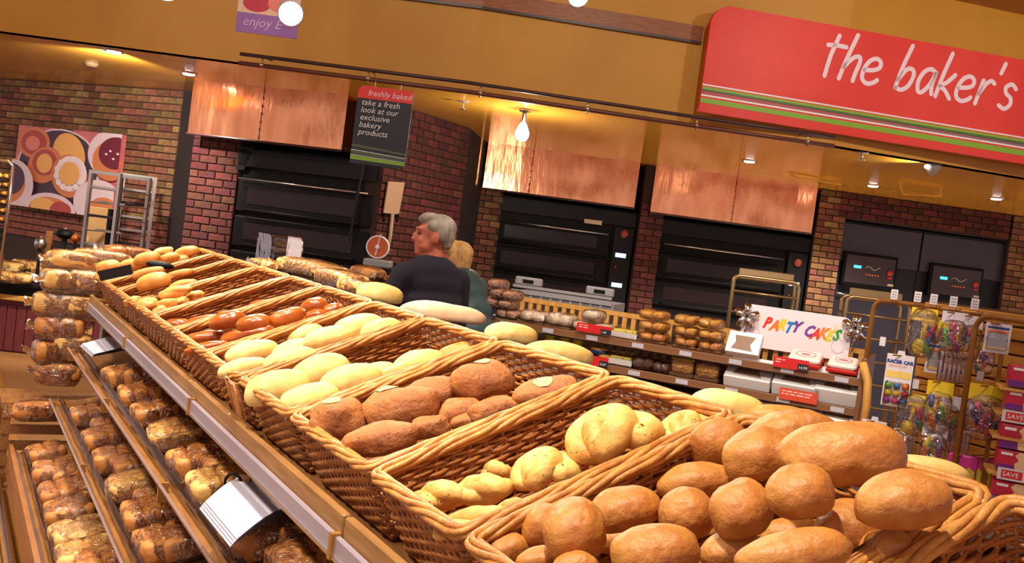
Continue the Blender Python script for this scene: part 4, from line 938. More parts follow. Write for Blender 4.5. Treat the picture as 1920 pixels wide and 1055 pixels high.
# ring handle and wooden clip holder
p = at_z(437, 905, .90); t = thing('ring_handle', 'black ring handle beside the stack of white paper bags', 'handle', Matrix.Translation(p))
G().tube([p+CR*(.021*math.cos(k*math.pi/8))+CU*(.024*math.sin(k*math.pi/8)) for k in range(16)], .004, 8, closed=True).build('ring', BLACK, t, True)
G().box(p+VH*.03+Vector((0, 0, .0)), (.03, .03, .05)).build('mount', SHELFWOOD, t)
c = TM @ Vector((-.012, .93, -.045)); t = thing('card_holder', 'small wooden card holder clipped over two basket rims', 'card holder', Matrix.Translation(c))
g = G(); g.T = TM
for k in range(4): g.box((-.012, .935, -.012-.024*k), (.006, .095, .021))
g.build('slats', mat('holder_wood', srgb(196, 132, 84), .5), t)
g = G(); g.T = TM; g.tube([(-.016, .89, .004), (.05, .89, .008)], .004, 6); g.tube([(-.016, .98, .004), (.05, .98, .008)], .004, 6); g.tube([(-.016, .98, -.09), (-.016, .98, .01), (-.016, .89, .01), (-.016, .89, -.09)], .004, 6); g.build('pegs', WICKERL, t, True)
c = at_plane(218, 520, P0+NT*.02, NT); g = G(); g.T = TM; a = TM.inverted() @ at_plane(188, 527, P0+NT*.03, NT); b = TM.inverted() @ at_plane(250, 514, P0+NT*.03, NT); d_ = (b-a)
g.quadbox([a, b, b+Vector((0, 0, .05)), a+Vector((0, 0, .05))], Vector((d_.y, -d_.x, 0)), .006); tag(g.build('ticket_strip', mat('ticket_black', srgb(26, 24, 34), .35)), 'black ticket strip across the farthest baskets', 'ticket')
p = at_plane(300, 497, P0+NT*.05, NT); tag(G().ell(p, (.07, .03, .02), n=14, m=8).build('tong_handle', BLACK, None, True), 'dark rounded handle lying on the farthest rolls', 'handle')
# clear bin behind the far baskets
p = at_z(520, 490, LEDGE+.02); Mx = frame((p.x, p.y, LEDGE), UD*-1)
t = thing('clear_bin', 'clear rounded plastic bin standing behind the far baskets', 'bin', Mx)
g = G(); pts = [(-.16, 0), (.17, 0), (.17, .12)]+[(.10+.07*math.cos(k*.314), .12+.07*math.sin(k*.314)) for k in range(6)]+[(-.16, .19)]
g.poly(pts, Mx @ Matrix.Rotation(R(90), 4, 'X') @ Matrix.Translation((0, 0, -.1)), .2); g.build('shell', CLEAR, t)
g = G(); g.tube([Mx @ Vector((x, .1, z)) for x, z in pts[1:]], .004, 6); g.build('edge', CHROME, t, True)
# ceiling spotlights above the frame that light the baskets
for i, (u_, v_, pw) in enumerate([(-.6, -.5, 185), (.6, -.4, 185), (1.8, -.3, 175), (3.0, -.2, 165), (4.2, 0, 130)]):
    spot(uvz(u_, v_, 3.3), uvz(u_+.15, .30, 1.2), pw, 62, .5, WARM, .06)
# ================================================================== MIDDLE SHELF UNIT
SL = at_depth(925, 596, 6.45); SZ = SL.z; SR = at_z(1612, 710, SZ)
sd_ = Vector((SR.x-SL.x, SR.y-SL.y, 0)); SLen = sd_.length; sd_.normalize(); sn = Vector((sd_.y, -sd_.x, 0))
SM = frame((SL.x, SL.y, 0), sd_)                    # x along the shelf, y into depth
SZ2 = at_plane(1400, 730, SL, sn).z; SZ3 = SZ2-(SZ-SZ2)*.98
XE = -1.6
unit = thing('cake_shelf', 'brown cake shelf unit with chrome-edged shelves behind the bread display', 'shelf', SM)
def S(g, n_, m, par=unit, **k): return g.build(n_, m, par, local=True, **k)
SHB = mat('shelf_brown', srgb(128, 84, 54), .45)
for z, dp in ((SZ, .42), (SZ2, .50), (SZ3, .55), (.30, .6)):
    S(G().box(((SLen+XE)/2, dp/2, z-.025), (SLen-XE, dp, .02)), 'shelf_board', SHB)
    S(G().bbox(((SLen+XE)/2, -.006, z-.02), (SLen-XE, .012, .045), .003), 'shelf_edge', SHB)
    S(G().box(((SLen+XE)/2, -.008, z-.044), (SLen-XE, .018, .008)), 'edge_chrome', CHROME)
S(G().box(((SLen+XE)/2, .62, .70), (SLen-XE, .03, 1.1)), 'back_board', mat('unit_back', srgb(60, 34, 26), .7))
for x in np.arange(XE+.2, SLen, .30):
    for z in (SZ, SZ2):
        S(G().box((float(x), -.016, z-.02), (.075, .003, .028)), 'price_ticket', PAPER)
for z, y in ((SZ, .40), (SZ2, .46)):
    S(G().box(((SLen)/2, y, z+.13), (SLen, .02, .03)), 'slat_rail', PINE)
    for x in np.arange(.02, SLen-.02, .062): S(G().box((float(x), y, z+.055), (.030, .014, .13)), 'slat', PINE)
S(G().bbox((SLen+.015, .25, .62), (.03, .6, 1.24), .01), 'end_panel', SHB)
def sh(px, z, dy): # local x on the shelf for photo column px at depth dy behind the edge and height z
    v = ray(px, 0)-ray(px, 1)
    A = CAM; r1 = ray(px, 500); r2 = ray(px, 800); n = r1.cross(r2)
    p0 = SM @ Vector((0, dy, z)); p1 = SM @ Vector((1, dy, z)); a = (p0-A).dot(n); b = (p1-A).dot(n); return a/(a-b)
def S2(zs, dy): return lambda px: (sh(px, zs, dy), dy, zs)
def shelf_thing(name, label, cat, x, dy, z, group=None, rot=0):
    return thing(name, label, cat, SM @ Matrix.Translation((x, dy, z)) @ Matrix.Rotation(R(rot), 4, 'Z'), group)
def roll_pack(px, w_, z, dy, h_, m, label, group, n=2, fl=None, base=None, cat='bread pack', name='roll_pack'):
    x = sh(px, z+h_/2, dy); t = shelf_thing(name, label, cat, x, dy, z, group); SEEDN[0] += 1
    for i in range(n):
        for j in range(2):
            vs, fs = blob(w_/n/2*1.02, .05, h_*.42, SEEDN[0]+i*3+j, 12, 8, 2.6, .05)
            G().add([(a-w_/2+w_*(i+.5)/n, b-.045+.09*j, c+h_*.48) for a, b, c in vs], fs).build('roll', m, t, True, local=True)
    if base: G().bbox((0, 0, .008), (w_*1.02, .19, .014), .004).build('tray', base, t, local=True)
    vs, fs = blob(w_/2*1.05, .105, h_*.52, SEEDN[0], 22, 12, 3.6, .02, flat=.92)
    G().add([(a+.004*noise.noise(Vector((a*60, b*60, c*60+SEEDN[0]))), b, max(c+h_*.5, .002)) for a, b, c in vs], fs).build('wrapper', fl or FILM, t, True, local=True)
    return t
COOK = mat('biscuit_brown', srgb(176, 110, 78), .6, col2=srgb(226, 196, 176), scale=40)
ICED = mat('iced_white', srgb(240, 222, 206), .5); SPONGE = mat('sponge', srgb(232, 178, 84), .7, col2=srgb(214, 150, 60), scale=20)
YEL = mat('lemon_icing', srgb(226, 206, 96), .5, specks=srgb(120, 96, 30), speck_scale=60, speck_size=.3)
CHOC = mat('choc', srgb(116, 66, 44), .5, col2=srgb(90, 48, 34), scale=20)
TRAY = mat('brown_tray', srgb(104, 66, 34), .5)
W6 = ['front', 'middle', 'back']
# heap of biscuit bags at the left end
k = 0
for (px, py, z) in [(926, 0, SZ), (950, 0, SZ), (968, 0, SZ), (930, 0, SZ+.065), (955, 0, SZ+.065), (940, 0, SZ+.13), (962, 0, SZ+.125), (935, 0, SZ+.185)]:
    roll_pack(px, .10, z, .10, .07, COOK, 'bag of sugared biscuits in the shelf heap beside the woman, '+('lower left', 'lower middle', 'lower right', 'middle left', 'middle right', 'upper left', 'upper right', 'topmost')[k], 'biscuit bags', 1, FILM2, cat='biscuits', name='biscuit_bag'); k += 1
roll_pack(1005, .17, SZ, .10, .09, ICED, 'long clear pack of iced fingers right of the biscuit bags', 'iced packs', 2, base=TRAY, cat='cake pack', name='cake_pack')
roll_pack(1055, .17, SZ, .10, .10, ICED, 'clear pack of iced buns left of the red card', 'iced packs', 2, base=TRAY, cat='cake pack', name='cake_pack')
for px, z, lb in ((1096, SZ, 'white iced cake pack behind the left of the red card'), (1132, SZ, 'white iced cake pack behind the right of the red card'), (1114, SZ+.075, 'white iced cake pack on top above the red card')):
    roll_pack(px, .12, z, .12, .075, ICED, lb, 'white iced cakes', 1, cat='cake pack', name='cake_pack')
def sq_cake(px, z, dy, w_, h_, m, label):
    t = shelf_thing('boxed_cake', label, 'cake', sh(px, z+h_/2, dy), dy, z)
    G().bbox((0, 0, h_*.28), (w_, w_*.9, h_*.5), .006).build('base', WHITE, t, local=True)
    G().bbox((0, 0, h_*.62), (w_*.86, w_*.76, h_*.22), .012).build('icing', m, t, local=True)
    G().bbox((0, 0, h_*.5), (w_*1.02, w_*.92, h_), .01).build('clear_lid', CLEAR, t, local=True); return t
sq_cake(1176, SZ, .13, .17, .075, YEL, 'square lemon cake in a clear box on the top shelf')
sq_cake(1168, SZ2, .12, .16, .08, YEL, 'square lemon cake in a clear box on the second shelf')
i = 0
for px, w_, nn in ((1228, .17, 3), (1290, .14, 3), (1335, .14, 3)):
    for q in range(nn):
        roll_pack(px, w_, SZ+q*.068+.004, .13+.015*q, .066, SPONGE if q else GOLD, 'wrapped golden rolls, %s of the %s stack on the top shelf' % (('bottom', 'middle', 'top')[q], ('left', 'middle', 'right')[i]), 'golden roll packs', 2, base=TRAY if q == 0 else None)
    i += 1
def cake_box(px, z, dy, w_, dp, h_, label, win=True, tilt=0, lidm=WHITE):
    t = shelf_thing('cake_box', label, 'box', sh(px, z+h_/2, dy), dy+dp/2, z, 'white window cake boxes')
    if tilt:
        M_ = WM[t.name] @ Matrix.Translation((0, -dp/2, 0)) @ Matrix.Rotation(R(tilt), 4, 'X') @ Matrix.Translation((0, dp/2, 0)); t.matrix_basis = M_; WM[t.name] = M_
    G().bbox((0, 0, h_/2), (w_, dp, h_), .003).build('carton', lidm, t, local=True)
    if win:
        G().poly([(-w_*.34, -dp*.34), (w_*.30, -dp*.38), (w_*.20, -dp*.1), (w_*.32, dp*.3), (-w_*.3, dp*.3), (-w_*.24, 0)], Matrix.Translation((0, 0, h_+.0005)), .001).build('window', mat('box_window', srgb(150, 122, 104), .15, spec=.8), t, local=True)
    return t
cake_box(1400, SZ2, .03, .27, .24, .07, 'white window cake box left of the red notice, second shelf', tilt=28)
cake_box(1492, SZ2, .03, .27, .24, .08, 'white window cake box directly above the red notice', tilt=28)
cake_box(1570, SZ2, .03, .25, .24, .09, 'white window cake box right of the red notice, by the post', tilt=28)
cake_box(1566, SZ3, .0, .26, .26, .09, 'white window cake box on the low shelf by the post', tilt=28)
cake_box(1414, SZ3, .10, .16, .2, .10, 'small white box on the low shelf behind the pale loaf')
t = cake_box(1392, SZ, .14, .20, .15, .05, 'white window box tilted up beside the party cakes board', tilt=55)
for px, lb, rc_ in ((1513, 'decorated party cake with red board beside the price card', 1), (1583, 'heart decorated party cake with red board by the post', 2)):
    t = shelf_thing('party_cake', lb, 'cake', sh(px, SZ+.05, .2), .2, SZ)
    M_ = WM[t.name] @ Matrix.Translation((0, -.14, .004)) @ Matrix.Rotation(R(16), 4, 'X') @ Matrix.Translation((0, .09, 0)); t.matrix_basis = M_; WM[t.name] = M_
    w_ = .19 if rc_ == 1 else .17
    G().bbox((0, 0, .01), (w_, .16, .02), .003).build('cake_board', REDCARD, t, local=True)
    G().bbox((0, 0, .036), (w_*.95, .15, .034), .012).build('icing', mat('party_icing', srgb(242, 226, 220), .5), t, local=True)
    g = G(); g.tube([(w_*.30*math.cos(k*.393)*(1 if rc_ == 1 else .9), .042*math.sin(k*.393)+(.01*math.cos(k*.786) if rc_ == 2 else 0), .054) for k in range(16)], .003, 5, closed=True); g.build('piped_ring', mat('pipe_pink', srgb(222, 150, 170), .5), t, True, local=True)
    G().ell((0, 0, .053), (.030, .014, .004), n=10, m=5).build('decoration', mat('pipe_rose', srgb(200, 90, 120), .5), t, True, local=True)
# second shelf goods
i = 0
for px in (1000, 1030, 1058, 1082):
    for q in range(2):
        t = shelf_thing('pudding_tub', 'green lidded yellow tub on the second shelf, %s of column %s from left' % (('lower', 'upper')[q], ('one', 'two', 'three', 'four')[i]), 'tub', sh(px, SZ2+.05, .12), .12, SZ2+q*.078, 'yellow and green tubs')
        G().lathe([(.030, 0), (.038, .045), (.038, .05)], 14).build('cup', mat('tub_yellow', srgb(214, 200, 60), .45), t, True, local=True)
        G().lathe([(.041, .048), (.041, .062), (.03, .068)], 14).build('lid', mat('tub_green', srgb(130, 150, 40), .4), t, True, local=True)
    i += 1
i = 0
for px, z in ((1092, 0), (1122, .04), (1138, 0)):
    t = shelf_thing('tart', 'round golden tart in foil behind the lower red card, '+('left', 'top', 'right')[i], 'tart', sh(px, SZ2+.03, .10), .10, SZ2+z, 'golden tarts'); i += 1
    G().lathe([(.045, 0), (.062, .032), (.058, .036)], 16).build('foil_case', mat('foil_blue', srgb(70, 80, 140), .3, .5), t, True, local=True)
    G().lathe([(.058, .034), (.062, .042), (.04, .05), (.01, .052)], 16).build('pastry', SPONGE, t, True, local=True)
roll_pack(1212, .13, SZ2, .12, .085, CHOC, 'clear pack of chocolate muffins on the second shelf, left one', 'chocolate muffins', 2, cat='cake pack', name='cake_pack')
roll_pack(1246, .12, SZ2, .12, .075, CHOC, 'clear pack of chocolate muffins on the second shelf, right one', 'chocolate muffins', 2, cat='cake pack', name='cake_pack')
i = 0
for px, top_ in ((1284, YEL), (1330, CHOC)):
    t = shelf_thing('sponge_cake', ('yellow topped sponge block in clear wrap on the second shelf', 'brown topped sponge block in clear wrap on the second shelf')[i], 'cake', sh(px, SZ2+.06, .13), .13, SZ2); i += 1
    G().bbox((0, 0, .012), (.15, .16, .024), .004).build('tray', TRAY, t, local=True)
    G().bbox((0, 0, .06), (.14, .15, .075), .012).build('sponge', SPONGE, t, local=True)
    G().bbox((0, 0, .107), (.142, .152, .02), .008).build('topping', top_, t, local=True)
    vs, fs = blob(.08, .088, .07, px, 20, 12, 4, .02, flat=.95); G().add([(a, b, max(c+.066, .002)) for a, b, c in vs], fs).build('wrapper', FILM, t, True, local=True)
for i, px in enumerate((1215, 1250, 1285, 1320)):
    roll_pack(px, .12, SZ3, .14, .08, CHOC if i % 2 else COOK, 'dark wrapped cake pack on the low shelf behind the basket, #'.replace('#', ('leftmost', 'second from left', 'third from left', 'rightmost')[i]), 'low shelf cake packs', 2, cat='cake pack', name='cake_pack')
# red price cards
def card(cs, label, lines, price=None, m=REDCARD, off=-.03, name='price_card'):
    P_ = SL+sn*(-off); q = [at_plane(x, y, P_, sn) for x, y in cs]       # tl,tr,br,bl
    dx = q[1]-q[0]; W = Vector((dx.x, dx.y, 0)).length; H = (q[0].z-q[3].z+q[1].z-q[2].z)/2; zb = (q[3].z+q[2].z)/2
    M = frame((q[3].x, q[3].y, zb), sd_); M2 = M @ Matrix.Rotation(R(90), 4, 'X'); t = thing(name, label, 'price card', M)
    G().poly([(0, 0), (W, 0), (W, H), (0, H)], M2, .004).build('card', m, t)
    for k, ws in enumerate(lines):                  # print too small to read: word-long strokes
        x = W*.06
        for w_ in ws: G().poly([(x, H*(.70-.24*k)), (x+W*w_, H*(.70-.24*k)), (x+W*w_, H*(.80-.24*k)), (x, H*(.80-.24*k))], M2 @ Matrix.Translation((0, 0, .0042)), .0004).build('printed_line', mat('card_print', srgb(240, 190, 190), .5), t); x += W*(w_+.03)
    if price:
        G().poly([(W*.70, .0), (W, .0), (W, H*.62), (W*.70, H*.62)], M2 @ Matrix.Translation((0, 0, .0042)), .001).build('price_box', SIGNBLACK, t)
        text(price, H*.36, M2 @ Matrix.Translation((W*.72, H*.16, .006)), WHITE, t, ext=.0003, shear=.15)
    G().box(M2 @ Vector((W/2, .01, -.012)), (.02, .03, .02)).build('clip', CLEAR, t)
card([(1083, 601), (1147, 616), (1146, 632), (1081, 617)], 'red price card on the top shelf edge', [(.12, .10), (.1, .14)], '1.49')
card([(1090, 662), (1141, 672), (1139, 690), (1088, 680)], 'red price card below the golden tarts', [(.14, .12)], '0.69')
card([(1452, 664), (1517, 679), (1515, 697), (1449, 686)], 'red price card in front of the party cakes', [(.16, .08), (.14,)], '14.99')
card([(1464, 725), (1535, 738), (1531, 759), (1460, 746)], 'orange red notice hung below the cake boxes', [(.1, .14, .12, .12, .2), (.06, .1, .14, .2, .12)], None, mat('notice_orange', srgb(210, 70, 40), .5))
card([(905, 574), (931, 579), (930, 596), (905, 591)], 'small black 99p price card beside the woman', [], '99', SIGNBLACK)
# party cakes board with foil bows
PN = SL-sn*.36; q = [at_plane(x, y, PN, sn) for x, y in ((1402, 566), (1600, 600), (1612, 668), (1386, 640))]
W = Vector((q[1].x-q[3].x, q[1].y-q[3].y, 0)).length; zb = SZ+.06; H = (q[0].z+q[1].z)/2-zb
M = frame((q[3].x, q[3].y, zb), sd_); M2 = M @ Matrix.Rotation(R(90), 4, 'X'); t = thing('party_board', 'white board reading PARTY CAKES in rainbow letters', 'sign', M)
rc = .05
G().poly([(0, 0), (W, 0)]+[(W-rc+rc*math.cos(k*.314), H-rc+rc*math.sin(k*.314)) for k in range(6)]+[(rc-rc*math.sin(k*.314), H-rc+rc*math.cos(k*.314)) for k in range(6)], M2, .008).build('board', mat('board_white', srgb(236, 222, 230), .5), t)
rb = [srgb(220, 40, 30), srgb(235, 120, 30), srgb(230, 200, 40), srgb(40, 120, 190), srgb(110, 50, 150), srgb(120, 60, 160), srgb(220, 60, 40), srgb(240, 130, 30), srgb(220, 200, 50), srgb(40, 140, 60)]
x = W*.20
for i, ch in enumerate('PARTY CAKES'):
    if ch == ' ': x += .03; continue
    cc = rb[i if i < 5 else i-1]; m = mat('rainbow_%d' % (i if i < 5 else i-1), cc, .5)
    text(ch, .092, M2 @ Matrix.Translation((x, H*.50-(.010 if i % 2 else 0)-(.014 if i > 5 else 0), .009)) @ Matrix.Diagonal((.78, 1, 1, 1)), m, t, ext=.0006, shear=.45, bold=.0045); x += .043
for cx, cy in ((.16*W, .62), (.86*W, .62)):
    g = G(); g.poly([(cx+.012*math.cos(k*.785), H*cy+.03+.025*math.sin(k*.785)) for k in range(8)], M2 @ Matrix.Translation((0, 0, .009)), .0006); g.build('printed_candle', mat('print_cream2', srgb(240, 214, 170), .5), t)
for cx in (.12*W, .9*W):
    g = G(); g.tube([M2 @ Vector((cx+.04*math.cos(k*.785), H*.32+.045*math.sin(k*.785), .009)) for k in range(8)], .0016, 5, closed=True); g.build('printed_outline', mat('print_line', srgb(200, 170, 200), .5), t)
for px, py, lb in ((1401, 592, 'shiny silver foil bow at the left corner of the party board'), (1604, 614, 'shiny silver foil bow at the right corner of the party board')):
    p = at_plane(px, py, PN+sn*.03, sn); t = thing('foil_bow', lb, 'bow', Matrix.Translation(p))
    for k in range(5):
        a_ = k*1.257+.3; dd = sd_*math.cos(a_)+Vector((0, 0, 1))*math.sin(a_); e = sn*.03
        g = G(); g.tube([p, p+dd*.03+e, p+dd*.06+e*.4, p+dd*.05-e*.1, p], [.008, .020, .026, .020, .007], 8); g.build('loop', CHROME, t, True)
    g = G(); g.tube([p, p+Vector((.0, 0, -.05))+sd_*.012, p+Vector((0, 0, -.11))-sd_*.006], [.01, .008, .005], 6); g.build('tail', CHROME, t, True)
# clear cover in front of party cakes
# grey crate behind the shelf
q0 = at_depth(958, 560, 7.2); q1 = at_depth(1146, 590, 7.0)
dd = Vector((q1.x-q0.x, q1.y-q0.y, 0)); L = dd.length; M = frame((q0.x, q0.y, 0), dd); zt = at_depth(975, 520, 7.2).z
t = thing('plastic_crate', 'grey ribbed plastic crate standing behind the cake shelf', 'crate', M); C_ = lambda g, n_, m=GREYPL, **k: g.build(n_, m, t, local=True, **k)
z0 = zt-.42
C_(G().box((L/2, .0, (z0+zt)/2-.05), (L, .02, zt-z0-.1)), 'front_side'); C_(G().box((L/2, .5, (z0+zt)/2-.05), (L, .02, zt-z0-.1)), 'rear_side')
C_(G().box((0, .25, (z0+zt)/2-.05), (.02, .5, zt-z0-.1)), 'end_side'); C_(G().box((L, .25, (z0+zt)/2-.05), (.02, .5, zt-z0-.1)), 'end_side')
C_(G().box((L/2, -.015, zt-.10), (L, .03, .025)), 'rim'); C_(G().box((L/2, -.012, zt-.06), (L*.98, .02, .02)), 'rim')
for s_ in (.06, L-.06):
    C_(G().bbox((s_+(.06 if s_ < .1 else -.04), -.005, zt-.02), (.20, .05, .06), .01), 'corner_lug'); C_(G().box((s_+(.06 if s_ < .1 else -.04), -.031, zt-.02), (.08, .006, .025)), 'lug_slot', BLACK)
for k in range(9): C_(G().box((.08+(L-.16)*k/8, -.014, zt-.22), (.018, .016, .22)), 'rib')
G().box((L/2, .25, z0-.01), (L, .5, .02)).build('base', GREYPL, t, local=True)
tb = thing('trolley_table', 'dark low table carrying the grey crate', 'table', M)
G().box((L/2, .25, z0-.04), (L+.1, .6, .04)).build('top', BLACK2, tb, local=True)
for x_ in (0, L):
    for y_ in (0, .5): G().box((x_, y_, (z0-.06)/2), (.04, .04, z0-.06)).build('leg', BLACK2, tb, local=True)

# ================================================================== RACKS AND SLATWALL
def tray_trolley(cs, d, label, zt_extra=0, shelves=6, m=GOLDSTEEL, plate=True, dep=.45, step=.16):
    """cs: (px left, py), (px right, py) of the top corners"""
    a = at_depth(*cs[0], d[0]); b = at_depth(*cs[1], d[1]); dd = Vector((b.x-a.x, b.y-a.y, 0)); L = dd.length; zt = (a.z+b.z)/2
    M = frame((a.x, a.y, 0), dd); t = thing('tray_trolley', label, 'trolley', M, 'metal tray trolleys'); X = lambda g, n_, mm=m, **k: g.build(n_, mm, t, local=True, **k)
    for y in (0, dep):
        r = .05; pts = [(0, y, .1), (0, y, zt-r)]+[(r-r*math.cos(k*.314), y, zt-r+r*math.sin(k*.314)) for k in range(1, 6)]+[(L-r+r*math.sin(k*.314), y, zt-r+r*math.cos(k*.314)) for k in range(0, 6)]+[(L, y, .1)]
        X(G().tube(pts, .013, 8), 'frame', smooth=True)
    for k in range(shelves):
        z = zt-.12-step*k
        if z < .15: break
        for x in (0, L): X(G().box((x, dep/2, z), (.02, dep, .014)), 'runner')
        X(G().tube([(0, -.005, z), (L, -.005, z)], .010, 6), 'cross_bar', smooth=True)
    if plate: X(G().bbox((L/2, dep*.5, zt+.02), (L*.86, .02, .085), .006), 'name_board', STEEL if m is not GOLDSTEEL else m)
    for x in (0, L):
        for y in (0, dep): X(G().lathe([(.03, 0), (.04, .05), (.03, .1)], 10, (x, y, 0)), 'castor', BLACK, smooth=True)
    return t
tray_trolley(((1378, 512), (1499, 534)), (7.6, 7.5), 'bronze tray trolley with name board behind the party board', shelves=7)
tray_trolley(((1590, 550), (1706, 574)), (7.0, 6.9), 'bronze tray trolley between the party board and hanging toys', shelves=7)
def steel_rack():
    a = at_depth(172, 318, 9.0); b = at_depth(291, 334, 9.3)
    c = at_depth(224, 322, 9.0)
    for (p, q, lb, k) in ((at_depth(172, 318, 9.0), at_depth(226, 325, 8.9), 'open steel tray rack in front of the pastry poster', 0), (at_depth(230, 322, 9.5), at_depth(291, 334, 9.6), 'open steel tray rack right of the pastry poster', 1)):
        dd = Vector((q.x-p.x, q.y-p.y, 0)); L = dd.length; M = frame((p.x, p.y, 0), dd); t = thing('steel_rack', lb, 'rack', M, 'steel tray racks'); zt = (p.z+q.z)/2
        for x in (0, L):
            for y in (0, .4): G().box((x, y, zt/2), (.03, .03, zt)).build('post', STEEL, t, local=True)
        for y in (0, .4): G().box((L/2, y, zt-.015), (L, .025, .03)).build('top_bar', STEEL, t, local=True)
        for i in range(9):
            z = zt-.16-.13*i
            for x in (0, L): G().box((x, .2, z), (.03, .4, .012)).build('runner', STEEL, t, local=True)
            if i < 6: G().box((L/2, .02+.1*(i % 2), z+.01), (L-.03, .02, .022)).build('tray_edge', (STEEL, BLACK2)[(i+k) % 3 == 2], t, local=True)
steel_rack()
p = at_depth(-34, 298, 8.45); q = at_depth(24, 303, 8.6); L = (q-p).length; M = frame((p.x, p.y, 0), (.89, .45, 0)); zt = q.z
t = thing('bun_rack', 'tall chrome rack of golden buns cut by the left edge', 'rack', M)
r = .04; pts = [(0, 0, .1), (0, 0, zt-r), (r, 0, zt), (L-r, 0, zt), (L, 0, zt-r), (L-.02, 0, .1)]
for y in (0, .5): G().tube([(x, y_+y, z) for x, y_, z in pts], .014, 8).build('frame', CHROME, t, True, local=True)
for i in range(9):
    z = zt-.16-.075*i*2/1.0*.5
    G().box((L/2, .25, z), (L-.04, .48, .012)).build('tray', BLACK, t, local=True)
    if i < 6:
        for x in (.05, .13, .21): 
            vs, fs = blob(.04, .05, .026, i+x, 10, 7); G().add([(a+x, b+.06, c+z+.025) for a, b, c in vs], fs).build('bun', GOLD, t, True, local=True)
# slatwall with pegged party goods
A0 = at_depth(1662, 600, 5.45); A0.z = 0
def onw(px, py, off=0): return at_plane(px, py, A0-VH*off, VH)
WM_ = frame((A0.x, A0.y, 0), -UD)                   # x towards the camera, y = away (into wall)
zT = 1.60; SWL = 1.2
sw = thing('slatwall', 'golden slatted display wall holding hanging party goods', 'wall display', WM_)
G().box((SWL/2+.11, .06, .85), (SWL-.22, .06, 1.5)).build('backing', mat('slat_gap', srgb(92, 56, 20), .7), sw, local=True)
k = 0; z = zT-.04
while z > .35:
    G().bbox((SWL/2+.11, .02, z), (SWL-.22, .026, .058), .004).build('slat', mat('slat_board', srgb(196, 136, 50), .45, col2=srgb(178, 116, 40), scale=5, stretch=(1, 8, 8)), sw, local=True); z -= .068
pp = onw(1905, 600); 
# bronze tube frames
def tube_frame(px, py_top, off, label, run, zb=.15):
    a = onw(px, py_top, off); r = .07; M = frame((a.x, a.y, 0), -UD); zt = a.z
    t = thing('tube_frame', label, 'frame', M)
    G().tube([(0, 0, zb), (0, 0, zt-r)]+[(r-r*math.cos(k*.262), 0, zt-r+r*math.sin(k*.262)) for k in range(1, 7)]+[(run, 0, zt)], .014, 10).build('tube', BRASS, t, True, local=True)
    G().lathe([(.05, 0), (.05, .02), (.02, .03), (.02, zb+.02)], 14).build('foot', BRASS, t, True, local=True); return t
tube_frame(1640, 561, .05, 'bent bronze tube frame beside the party board', 1.3)
tube_frame(1832, 590, .28, 'bent bronze tube frame in front of the hanging goods', .6)
p = onw(1640, 700, .14); 
t = thing('curved_post', 'curved pale wooden post beside the bronze frame', 'post', Matrix.Translation((p.x, p.y, 0)))
G().tube([at_plane(x, y, p, VH) for x, y in ((1618, 680), (1627, 715), (1625, 760), (1612, 830))], .022, 8).build('post', PINE, t, True)
